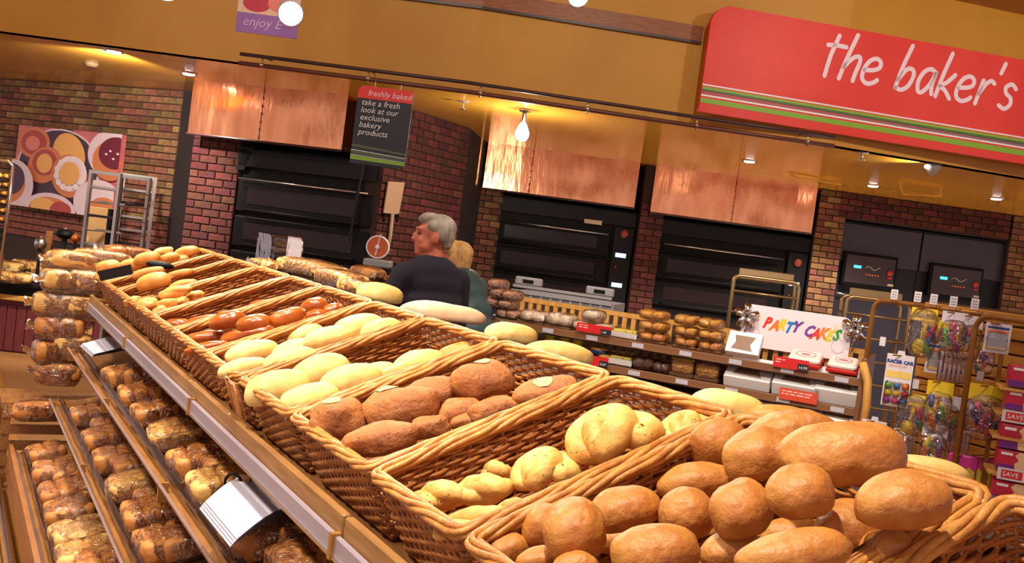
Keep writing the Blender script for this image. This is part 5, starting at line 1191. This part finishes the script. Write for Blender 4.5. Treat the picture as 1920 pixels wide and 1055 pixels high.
# pegs with items
COLS = [srgb(226, 196, 40), srgb(60, 60, 140), srgb(196, 40, 60), srgb(90, 160, 60), srgb(150, 50, 150), srgb(220, 110, 40), srgb(60, 110, 180), srgb(214, 60, 130)]
CM = [mat('toy_col_%d' % i, c, .4) for i, c in enumerate(COLS)]
PLIL = mat('card_lilac', srgb(216, 204, 214), .5); BLU = mat('print_blue', srgb(40, 60, 130), .5); ORG = mat('print_orange', srgb(226, 120, 60), .5)
def hang(px, py, wpx, hpx, off, label, kind, cat='toy pack', n=3):
    """hanging pack: px,py top centre; faces the camera side, several copies behind on the peg"""
    a = onw(px, py, off); d = (a-CAM).dot(_F); W = wpx*d/FPX; H = hpx*d/FPX
    fx = Vector((.93, -.36, 0)); M = frame(a, fx)                     # face normal = -y
    t = thing('hanging_pack', label, cat, M, 'goods hanging on the slatwall'); F = Matrix.Rotation(R(90), 4, 'X')
    X = lambda g, n_, m, par=t, **k: g.build(n_, m, par, local=True, **k)
    r = random.Random(int(px*7+py))
    e = VH*(off+.0); G().tube([a+Vector((0, 0, -.005))-VH*.06, a+VH*(off)], .004, 6).build('peg', BRASS, t)
    if kind == 'card':
        X(G().poly([(-W/2, -H), (W/2, -H), (W/2, 0), (W*.15, 0), (W*.12, .02), (-W*.12, .02), (-W*.15, 0), (-W/2, 0)], F, .003), 'card', PLIL)
        text('RACER CAR', W*.18, WM[t.name] @ F @ Matrix.Translation((-W*.48, -H*.17, .004)), BLU, t, ext=.0003, bold=.0015); text('CANDLE SET', W*.12, WM[t.name] @ F @ Matrix.Translation((-W*.40, -H*.24, .004)), ORG, t, ext=.0003)
        X(G().poly([(-W*.45, -H*.45), (W*.45, -H*.45), (W*.45, -H*.32), (-W*.45, -H*.32)], F @ Matrix.Translation((0, 0, .0035)), .001), 'printed_band', mat('band_yel', srgb(226, 190, 100), .5))
        X(G().bbox((0, -.016, -H*.75), (W*.9, .026, H*.46), .01), 'blister', CLEAR)
        for i in range(9): X(G().ell((-W*.3+W*.3*(i % 3), -.014, -H*.60-H*.14*(i//3)), (W*.13, .012, H*.055), n=10, m=6), 'toy_car', CM[(3, 6, 5, 0, 0, 2, 4, 7, 6)[i]], smooth=True)
    elif kind == 'bag':
        X(G().poly([(-W/2, -H*.30), (W/2, -H*.30), (W/2, 0), (-W/2, 0)], F @ Matrix.Translation((0, 0, .006)), .002), 'header_card', mat('hdr_yellow', srgb(226, 190, 30), .5) if r.random() < .6 else PLIL)
        for i in range(n+3): X(G().ell((r.uniform(-.3, .3)*W, -.008-.01*r.random(), -H*(.4+.5*r.random())), (W*.12, .012, H*.17), Matrix.Rotation(r.uniform(-.6, .6), 4, 'Y'), 10, 7), 'balloon', CM[r.randrange(8)], smooth=True)
        vs, fs = blob(W*.54, .03, H*.42, px, 16, 12, 3.2, .05, flat=1.1); X(G().add([(x, y-.012, z-H*.62) for x, y, z in vs], fs), 'bag', FILM2, smooth=True)
    elif kind == 'spoon':
        X(G().poly([(-W/2, -H*.26), (W/2, -H*.26), (W/2, 0), (-W/2, 0)], F @ Matrix.Translation((0, 0, .006)), .002), 'header_card', mat('hdr_yellow', srgb(226, 190, 30), .5))
        X(G().poly([(-W*.4, -H*.2), (W*.4, -H*.2), (W*.4, -H*.1), (-W*.4, -H*.1)], F @ Matrix.Translation((0, 0, .0085)), .0005), 'printed_band', mat('hdr_ink', srgb(150, 120, 30), .5))
        g = G(); g.tube([(W*.12, -.02, -H*.3), (W*.02, -.02, -H*.62)], [W*.08, W*.06], 8); g.ell((-W*.06, -.02, -H*.78), (W*.24, .012, H*.16)); X(g, 'spoon', CM[0], smooth=True)
        for i in range(4): X(G().ell((r.uniform(-.3, .4)*W, -.004, -H*(.4+.4*r.random())), (W*.12, .01, H*.2), Matrix.Rotation(r.uniform(-.5, .5), 4, 'Y'), 10, 7), 'balloon', CM[(1, 2, 3, 6)[i]], smooth=True)
        vs, fs = blob(W*.54, .03, H*.5, px, 16, 12, 3.2, .05, flat=1.1); X(G().add([(x, y-.012, z-H*.5) for x, y, z in vs], fs), 'bag', FILM, smooth=True)
    elif kind == 'white':
        X(G().poly([(-W/2, -H), (W/2, -H), (W/2, 0), (-W/2, 0)], F, .003), 'card', PLIL)
        for i, (m_, y) in enumerate(((BLU, .12), (ORG, .24), (mat('ink_grey', srgb(150, 150, 160), .5), .5), (mat('band_yel', srgb(226, 190, 100), .5), .8))): X(G().poly([(-W*.42, -H*(y+.08)), (W*.42, -H*(y+.08)), (W*.42, -H*y), (-W*.42, -H*y)], F @ Matrix.Translation((0, 0, .0035)), .0006), 'printed_band', m_)
        X(G().bbox((0, -.01, -H*.6), (W*.8, .014, H*.6), .006), 'blister', CLEAR)
    elif kind == 'pink':
        X(G().bbox((0, .0, -H/2), (W, .03, H), .008), 'box', mat('pink_box', srgb(206, 50, 150), .45))
        X(G().poly([(-W*.4, -H*.95), (W*.4, -H*.95), (W*.4, -H*.45), (W*.2, -H*.35), (0, -H*.5), (-W*.2, -H*.35), (-W*.4, -H*.45)], F @ Matrix.Translation((0, 0, .0155)), .001), 'printed_shape', mat('print_lime', srgb(206, 206, 50), .5))
        X(G().poly([(W*.08*math.cos(k*.785), -H*.62+W*.06*math.sin(k*.785)) for k in range(8)], F @ Matrix.Translation((0, 0, .0168)), .001), 'printed_shape', CM[2])
    elif kind == 'tube':
        for i in range(6): X(G().cyl((-W*.4+W*.16*i, -.01, -H), (-W*.4+W*.16*i, -.01, -H*.1), W*.06, 8), 'candle', mat('candle_lilac', srgb(214, 190, 206), .4), smooth=True)
        X(G().bbox((0, -.01, -H*.5), (W, .03, H), .006), 'sleeve', CLEAR)
    return t
hang(1735, 578, 46, 92, .22, 'hanging toy pack with yellow spoon at the top left', 'spoon')
hang(1712, 738, 46, 80, .24, 'hanging toy pack with yellow spoon below the car candle card', 'spoon')
hang(1690, 665, 48, 98, .30, 'lilac hanging card reading RACER CAR CANDLE SET', 'card')
hang(1640, 788, 44, 90, .30, 'lilac hanging car candle card partly behind the loaf', 'card')
hang(1792, 585, 44, 72, .20, 'magenta balloon bag hanging right of the spoon pack', 'bag')
hang(1825, 592, 36, 80, .14, 'dark balloon bag hanging behind the bronze frame', 'bag')
hang(1874, 606, 44, 56, .26, 'white hanging blister card with blue print at top right', 'white', 'card')
hang(1760, 640, 36, 60, .16, 'white hanging candle sleeve in the middle row', 'white', 'card')
hang(1790, 655, 50, 60, .12, 'clear sleeve of lilac candles in the middle row', 'tube', 'candles')
hang(1765, 715, 46, 92, .24, 'crowded red and purple balloon bag, lower middle', 'bag')
hang(1855, 722, 66, 100, .22, 'orange headed balloon bag right of the bronze frame', 'bag', n=5)
hang(1755, 795, 44, 80, .24, 'red and blue toy bag hanging low, left of the bronze frame', 'bag')
hang(1690, 805, 52, 70, .12, 'row of clear candle sleeves low on the slatwall', 'tube', 'candles')
hang(1808, 852, 52, 62, .24, 'pink and lime party box hanging low, left one', 'pink', 'box')
hang(1846, 858, 34, 58, .18, 'pink and lime party box hanging low, right one', 'pink', 'box')
hang(1800, 800, 40, 50, .10, 'clear candle sleeve behind the bronze frame', 'tube', 'candles')
hang(1762, 600, 34, 70, .10, 'dark purple balloon bag behind the magenta bag', 'bag')
hang(1850, 640, 34, 60, .08, 'violet balloon bag low behind the white blister card', 'bag')
hang(1738, 745, 36, 70, .10, 'green and red balloon bag behind the lower spoon pack', 'bag')
hang(1882, 738, 30, 80, .10, 'crimson balloon bag right of the orange headed bag', 'bag')
hang(1786, 742, 34, 84, .12, 'purple toy bag beside the bronze frame, lower row', 'bag')
# small white price flags on the frame
for i, px in enumerate((1677, 1721, 1751, 1788, 1828)):
    a = onw(px, 552+i*4.5, .10+.0*i); t = thing('price_flag', 'small white price flag on the bronze rail, '+('leftmost', 'second from left', 'third from left', 'fourth from left', 'rightmost')[i], 'price tag', frame(a, (.9, -.43, 0)), 'white price flags')
    G().bbox((0, 0, 0), (.036, .004, .055), .002).build('flag', PLIL, t, local=True)
    for k in range(3): G().box((0, -.003, .015-.014*k), (.024, .001, .005)).build('printed_line', mat('ink_grey', srgb(150, 150, 160), .5), t, local=True)
    G().tube([(0, .004, 0), (0, .10, .01)], .003, 5).build('hook', BRASS, t, local=True)
for px, py, lb in ((1655, 640, 'white price flag hanging in the gap beside the trolley'), (1717, 720, 'white price flag under the car candle card'), (1838, 705, 'white price flag below the bronze frame')):
    a = onw(px, py, .22); t = thing('price_flag', lb, 'price tag', frame(a, (.9, -.43, 0)), 'white price flags'); G().bbox((0, 0, 0), (.03, .004, .048), .002).build('flag', PLIL, t, local=True); G().tube([(0, .004, 0), tuple(wm(t).inverted() @ (a+VH*.22))], .003, 5).build('peg', BRASS, t, local=True)
# crimson boxes on shelves at the right edge
CRM = mat('box_crimson', srgb(190, 24, 60), .45); PUR = mat('box_purple', srgb(110, 30, 130), .5); CREAM = mat('box_cream', srgb(226, 186, 140), .5)
rk = at_depth(1893, 700, 4.40)
rM = frame((rk.x, rk.y, 0), (.93, -.36, 0)); rs = thing('box_shelf', 'narrow wooden shelf of crimson boxes at the right edge', 'shelf', rM)
for py in (722, 770, 815, 884, 935):
    z = at_plane(1900, py, rk, rM.to_3x3() @ Vector((0, 1, 0))).z
    G().box((.17, .12, z-.02), (.4, .26, .012)).build('shelf_board', PINE, rs, local=True)
for x_ in (-.02, .36): G().box((x_, .24, .8), (.02, .02, 1.5)).build('upright', BRASS, rs, local=True)
for i, (p0, p1) in enumerate(((684, 724), (732, 768), (797, 842), (846, 884), (906, 945))):
    y1 = at_plane(1900, p1, rk, rM.to_3x3() @ Vector((0, 1, 0))).z; y0 = at_plane(1900, p0, rk, rM.to_3x3() @ Vector((0, 1, 0))).z; H = y0-y1
    t = thing('mix_box', 'crimson and purple mix box at the right edge, '+('topmost', 'second from top', 'third from top', 'fourth from top', 'lowest')[i], 'box', rM @ Matrix.Translation((.0, 0, y1)), 'crimson mix boxes'); F = Matrix.Rotation(R(90), 4, 'X')
    W = .17; G().bbox((W/2, .06, H/2), (W, .12, H), .002).build('carton', CRM, t, local=True)
    G().poly([(0, 0), (W*.42, 0), (W*.42, H*.3), (0, H*.3)], F @ Matrix.Translation((0, 0, .0005)), .0005).build('purple_band', PUR, t, local=True)
    G().poly([(W*.45, 0), (W, 0), (W, H), (W*.52, H), (W*.42, H*.8), (W*.52, H*.55), (W*.42, H*.4)], F @ Matrix.Translation((0, 0, .0008)), .0005).build('picture', CREAM, t, local=True)
    G().poly([(W*.08, H*.78), (W*.36, H*.78), (W*.36, H*.9), (W*.08, H*.9)], F @ Matrix.Translation((0, 0, .0008)), .0005).build('printed_label', WHITE, t, local=True)
for px, py in ((1902, 782), (1893, 890)):
    a = at_plane(px, py, rk-Vector((0, .04, 0)), rM.to_3x3() @ Vector((0, 1, 0))); t = thing('save_ticket', 'red SAVE ticket on the shelf edge, '+('upper one', 'lower one')[px < 1900], 'ticket', rM @ Matrix.Translation(rM.inverted() @ a)); F = Matrix.Rotation(R(90), 4, 'X')
    G().poly([(-.05, -.025), (.06, -.025), (.06, .028), (-.05, .028)], F, .002).build('ticket', PLIL, t, local=True); G().poly([(-.035, -.016), (.05, -.016), (.05, .02), (-.035, .02)], F @ Matrix.Translation((0, 0, .0022)), .0005).build('red_panel', REDCARD, t, local=True)
    text('SAVE', .03, wm(t) @ F @ Matrix.Translation((-.03, -.008, .0032)), WHITE, t, ext=.0002)

# ================================================================== LEFT COUNTER
ca = at_z(-70, 650, 0.0); cb = at_z(186, 677, 0.0)
dd = Vector((cb.x-ca.x, cb.y-ca.y, 0)); L = dd.length; CMx = frame((ca.x, ca.y, 0), dd); zc = at_plane(40, 536, ca, CMx.to_3x3() @ Vector((0, 1, 0))).z
t = thing('wooden_counter', 'low dark-red panelled counter with black top at left', 'counter', CMx); X = lambda g, n_, m, **k: g.build(n_, m, t, local=True, **k)
X(G().box((L/2, .50, zc/2-.07), (L, .96, zc-.14)), 'body', REDPANEL)
for k in range(14): X(G().bbox((L*(k+.5)/14, .01, zc/2-.09), (L/14-.006, .02, zc-.20), .004), 'panel_board', REDPANEL)
X(G().bbox((L/2, .48, zc-.115), (L+.06, 1.06, .05), .006), 'wood_lip', PINE)
X(G().box((L/2, .51, zc-.05), (L+.02, 1.02, .09)), 'dark_band', BLACK)
X(G().bbox((L/2, .51, zc+.01), (L+.06, 1.08, .03), .005), 'counter_top', BLACK2)
ctop = zc+.026
def onc(px, py, h=0): return at_z(px, py, ctop+h)
for i, (px, py, L_, W_, H_, m) in enumerate([(10, 503, .34, .22, .15, PALE), (52, 501, .30, .20, .15, PALE), (26, 520, .30, .2, .10, PALE)]):
    P = onc(px, py, H_/2); P.z = ctop; tt = pack(P, L_, W_, H_, 10*i, m, 2, 1, 'bagged rolls on the left counter', yawdir=Vector((1, 0, 0)), film=FILM2); tt['label'] = ('bagged pale rolls on the left counter, leftmost', 'bagged pale rolls on the left counter, rightmost', 'bagged pale rolls on the left counter, front one')[i]
for i, (px, py) in enumerate(((74, 512), (97, 514))):
    P = onc(px, py, .04); o = loaf(px, py, 66, 22, -58, PALE, P=P, up=Vector((0, 0, 1)), name='baguette', cat='bread', taper=.3); o['label'] = ('pale baguette on the left counter, left one', 'pale baguette on the left counter, right one')[i]; o['group'] = 'baguettes on the left counter'
# utensil stand and machine behind the counter
p = onc(86, 470, 0); p = at_depth(86, 500, 9.6); zt = at_depth(86, 432, 9.6).z
t = thing('knife_stand', 'upright wooden board behind the counter below the poster', 'board', Matrix.Translation((p.x, p.y, ctop)))
G().bbox((p.x, p.y, (ctop+zt)/2), (.06, .04, zt-ctop), .006).build('board', SHELFWOOD, t)
G().bbox((p.x, p.y, ctop+.02), (.16, .12, .04), .005).build('foot', BLACK2, t)
for px, py, w_, h_, m, lb, nm in ((76, 456, 22, 24, STEEL, 'round steel dial left of the wooden board', 'dial'), (122, 438, 34, 18, BLACK, 'dark domed lid behind the wrapped loaves', 'pan_lid'), (142, 446, 18, 14, GLOSSBR, 'brown crock behind the wrapped loaves', 'crock'), (160, 448, 14, 22, PALE, 'pale wooden spoon bundle behind the wrapped loaves', 'spoon_bundle')):
    q = at_depth(px, py, 9.5); rr = w_/2*9.5/FPX; hh = h_/2*9.5/FPX
    t = thing(nm, lb, 'utensil', Matrix.Translation((q.x, q.y, q.z-hh)))
    G().lathe([(rr*.5, -hh), (rr*.95, -hh*.5), (rr, 0), (rr*.8, hh*.6), (rr*.3, hh)], 16, q).build('body', m, t, True)
    G().cyl((q.x, q.y, q.z-hh*.9), (q.x, q.y, ctop), rr*.3, 8).build('stand', BLACK2, t)
    G().ell((q.x, q.y, q.z+hh), (rr*.2, rr*.2, rr*.2), n=8, m=6).build('knob', STEEL, t, True)
q = at_depth(185, 440, 9.75); t = thing('steel_cabinet', 'tan side of a small machine beside the steel rack', 'machine', Matrix.Translation((q.x, q.y, 0)))
G().bbox((q.x-.02, q.y+.1, .72), (.20, .3, 1.44+.02), .01).build('casing', mat('casing_tan', srgb(170, 132, 84), .5), t); G().box((q.x+.10, q.y+.1, .72), (.03, .28, 1.45)).build('door_edge', BLACK, t)

# ================================================================== PEEL AND SCALE ON THE PIER
pn = Vector((b2.y-a2.y, -(b2.x-a2.x), 0)).normalized()
def onp(px, py, off=.06): return at_plane(px, py, Vector(a2)+pn*off, pn)
c4 = [onp(x, y) for x, y in ((729, 340), (759, 342), (748, 402), (720, 399))]
t = thing('oven_peel', 'pale oven peel hanging on the brick pier', 'peel', Matrix.Translation(c4[3]))
G().quadbox(c4, pn, .012).build('blade', mat('peel_wood', srgb(190, 158, 128), .6), t)
G().tube([onp(736, 400, .055), onp(732, 440, .055), onp(726, 470, .055)], .018, 8).build('handle', mat('peel_wood', (0, 0, 0, 1)), t, True)
for px in (721, 746):
    G().tube([onp(px, 402, .0), onp(px, 404, .09), onp(px-1, 412, .10), onp(px-3, 414, .09)], .016, 7).build('hook', BLACK, t, True)
q = at_depth(708, 463, 8.0); t = thing('dial_scale', 'round dial scale with orange face and white rim', 'scale', Matrix.Translation((q.x, q.y, .9)))
Q = frame(q, (1, 0, 0)) @ Matrix.Rotation(R(90), 4, 'X'); rr = .095
G().lathe([(rr, -.04), (rr, 0), (rr*.9, .008), (rr*.88, .0)], 26, M=Q).build('rim', WHITE, t, True)
G().lathe([(rr*.9, -.01), (rr*.88, .001)], 26, M=Q).build('face', mat('scale_orange', srgb(196, 86, 40), .5), t)
G().poly([(-.006, -.07), (.006, -.07), (.004, .11), (-.004, .11)], Q @ Matrix.Rotation(R(-8), 4, 'Z') @ Matrix.Translation((0, 0, .006)), .003).build('needle', PLIL, t)
G().lathe([(.02, .004), (.018, .014)], 14, M=Q).build('hub', WHITE, t, True)
zb = q.z-rr
G().bbox((q.x+.02, q.y, zb-.035), (.22, .18, .06), .01).build('plinth', GREYPL, t)
G().bbox((q.x+.02, q.y, (zb-.06)/2), (.3, .3, zb-.06), .01).build('stand', BLACK2, t)

# ================================================================== PEOPLE
SKIN = mat('skin', srgb(200, 114, 84), .55, col2=srgb(182, 92, 70), scale=12)
def capsule(g, a, ra, b, rb_, n=14):
    a = Vector(a); b = Vector(b); d = b-a; k = 6; pts = []; rs = []
    dn = d.normalized()
    for i in range(4): th = math.pi/2*(1-i/4); pts.append(a-dn*ra*math.sin(th)); rs.append(max(ra*math.cos(th), .001))
    for i in range(k+1): pts.append(a+d*i/k); rs.append(ra+(rb_-ra)*i/k)
    for i in range(1, 5): th = math.pi/2*i/4; pts.append(b+dn*rb_*math.sin(th)); rs.append(max(rb_*math.cos(th), .001))
    g.tube(pts, rs, n)
def remesh(o, vox=.012, sm=6):
    m = o.modifiers.new('remesh', 'REMESH'); m.mode = 'VOXEL'; m.voxel_size = vox; m.use_smooth_shade = True
    s_ = o.modifiers.new('smooth', 'SMOOTH'); s_.factor = .5; s_.iterations = sm
def person(label, base, face, torso, height, hairm, topm, trouserm, long_hair, arm_fwd, lean=0.0, tw=1.0):
    """face / torso: yaw (degrees) of the head and body; local +y is forward"""
    k = height/1.75; M = Matrix.Translation(base) @ Matrix.Rotation(R(torso), 4, 'Z'); t = thing('person', label, 'person', M)
    hz = 1.60*k-lean*.35; HM = Matrix.Translation((0, .03+lean*1.25, hz)) @ Matrix.Rotation(R(face-torso), 4, 'Z')
    hd = lambda x, y, z: HM @ Vector((x*k, y*k, z*k))
    def el(g, c, r, rot=None): g.ell(hd(*c), tuple(q*k for q in r), HM if rot is None else HM @ rot, 18, 12)
    g = G()
    el(g, (0, -.012, .035), (.076, .098, .088)); el(g, (0, .035, -.03), (.060, .066, .085)); el(g, (0, .068, -.085), (.034, .032, .026))   # skull, face, chin
    el(g, (0, .085, .042), (.050, .020, .016)); el(g, (0, .104, -.005), (.014, .018, .030)); el(g, (0, .112, -.018), (.018, .016, .012))    # brow, nose
    el(g, (0, .093, -.052), (.026, .012, .009)); el(g, (0, .090, -.064), (.022, .012, .008))                                                # lips
    for s_ in (-1, 1):
        el(g, (s_*.034, .066, -.020), (.026, .026, .024)); el(g, (s_*.077, -.006, -.006), (.011, .024, .034), Matrix.Rotation(s_*.2, 4, 'Z'))
        el(g, (s_*.044, .03, -.055), (.022, .05, .03))
    capsule(g, hd(0, -.012, -.06), .055*k, (0, lean*.8, 1.44*k), .062*k)                                                                     # neck
    sh_ = 1.42*k; hip = .95*k
    sway = lambda z: lean*max(0, (z-hip)/(sh_-hip))
    for z, rx, ry in ((1.40, .155, .10), (1.30, .17, .12), (1.18, .165, .125), (1.06, .155, .12), (.96, .165, .125)): g.ell((0, sway(z*k), z*k), (rx*k, ry*k, .10*k))
    for s_ in (-1, 1):
        el_ = (s_*.25*k, sway(1.12*k)+.02+arm_fwd*.1, 1.13*k); wr = (s_*.22*k, .12+arm_fwd*.25+lean, .95*k)
        capsule(g, (s_*.185*k, sway(1.38*k), 1.38*k), .052*k, el_, .042*k); capsule(g, el_, .042*k, wr, .028*k)
        capsule(g, wr, .03*k, (wr[0], wr[1]+.05, wr[2]-.06), .030*k)                                                                         # palm
        for q in range(4):
            f0 = (wr[0]+s_*(-.028+.019*q)*k, wr[1]+.07, wr[2]-.085); f1 = (f0[0], f0[1]+.012, f0[2]-(.03+.006*(q in (1, 2)))); capsule(g, f0, .0095, f1, .009, 8); capsule(g, f1, .009, (f1[0], f1[1]-.004, f1[2]-.03), .008, 8)
        capsule(g, (wr[0]-s_*.03*k, wr[1]+.03, wr[2]-.03), .011, (wr[0]-s_*.055*k, wr[1]+.06, wr[2]-.075), .009, 8)
        capsule(g, (s_*.09*k, 0, .92*k), .088*k, (s_*.10*k, .015, .50*k), .058*k); capsule(g, (s_*.10*k, .015, .50*k), .056*k, (s_*.10*k, 0, .08), .038*k)
        capsule(g, (s_*.10*k, 0, .05), .042, (s_*.11*k, .16, .035), .034)
    bd = g.build('body', SKIN, t, True, local=True); remesh(bd, .010, 4)
    # garment
    g = G(); e = .022
    for z, rx, ry in ((1.40, .165, .105), (1.34, .18, .12), (1.24, .19, .14), (1.12, .185, .148), (1.0, .185, .148), (.92, .19, .148)): g.ell((0, sway(z*k), z*k), (rx*k*tw+e*.4, ry*k+e*.6, .11*k), n=20, m=12)
    g.ell((0, sway(1.43*k)-.012, 1.435*k), (.10*k, .085*k, .055*k))
    for s_ in (-1, 1):
        el_ = (s_*.25*k, sway(1.12*k)+.02+arm_fwd*.1, 1.13*k); wr = (s_*.22*k, .11+arm_fwd*.24+lean, .97*k)
        g.ell((s_*.175*k, sway(1.38*k), 1.385*k), (.075*k, .075*k, .07*k)); capsule(g, (s_*.19*k, sway(1.38*k), 1.37*k), .070*k, el_, .060*k); capsule(g, el_, .060*k, wr, .046*k)
    j = g.build('jumper' if not long_hair else 'jacket', topm, t, True, local=True); remesh(j, .014, 5)
    g = G()
    g.ell((0, 0, .93*k), (.19*k, .15*k, .12*k))
    for s_ in (-1, 1): capsule(g, (s_*.09*k, 0, .92*k), .105*k, (s_*.10*k, .012, .5*k), .078*k); capsule(g, (s_*.10*k, .012, .5*k), .078*k, (s_*.10*k, 0, .10), .066*k)
    tr_ = g.build('trousers', trouserm, t, True, local=True); remesh(tr_, .016, 5)
    g = G()
    for s_ in (-1, 1): capsule(g, (s_*.10*k, -.03, .05), .05, (s_*.11*k, .17, .042), .042)
    remesh(g.build('shoes', BLACK, t, True, local=True), .012, 3)
    # hair
    g = G()
    el(g, (0, -.030, .062), (.082, .096, .078)); el(g, (0, -.066, .02), (.072, .056, .070)); el(g, (0, .03, .112), (.060, .060, .030))
    el(g, (0, .052, .100), (.05, .045, .026)); el(g, (.03, .075, .098), (.03, .025, .022)) 
    for s_ in (-1, 1): el(g, (s_*.066, -.048, .035), (.020, .036, .055)); el(g, (s_*.070, .012, .066), (.016, .036, .030))
    if long_hair:
        el(g, (0, -.06, -.02), (.080, .055, .07))
        for s_ in (-1, 1): el(g, (s_*.072, -.03, -.01), (.022, .045, .07)); el(g, (s_*.06, .03, .08), (.03, .05, .04))
    else: el(g, (0, -.080, -.03), (.054, .028, .03))
    h_ = g.build('hair', hairm, t, True, local=True); remesh(h_, .008, 3)
    g = G()
    for s_ in (-1, 1): el(g, (s_*.030, .084, .018), (.012, .010, .008))
    g.build('eyes', mat('eye_dark', srgb(60, 44, 40), .3), t, True, local=True)
    g = G()
    for s_ in (-1, 1): el(g, (s_*.032, .098, .045), (.020, .008, .005))
    g.build('eyebrows', hairm, t, True, local=True)
    return t
HAIRG = mat('hair_grey', srgb(176, 164, 150), .6, col2=srgb(136, 124, 112), scale=30, stretch=(1, 1, .3), bump=.4, bscale=120)
HAIRB = mat('hair_blonde', srgb(204, 158, 92), .6, col2=srgb(164, 116, 62), scale=30, stretch=(1, 1, .3), bump=.4, bscale=120)
NAVY = mat('jumper_navy', srgb(30, 23, 42), .9, col2=srgb(24, 18, 34), scale=30, bump=.3, bscale=90)
TEAL = mat('jacket_teal', srgb(52, 78, 84), .6, col2=srgb(40, 62, 62), scale=8, bump=.2, bscale=20)
mp = at_depth(815, 500, 5.5)
person('grey-haired person in navy jumper, head turned to the left', (mp.x-.01, mp.y, 0), 98, 38, 1.735, HAIRG, NAVY, BLACK2, False, .3)
wp = at_depth(905, 520, 6.05)
person('blonde-haired person in teal jacket, half behind the navy jumper', (wp.x+.02, wp.y, 0), 75, 62, 1.66, HAIRB, TEAL, BLACK2, True, .5, lean=.17)
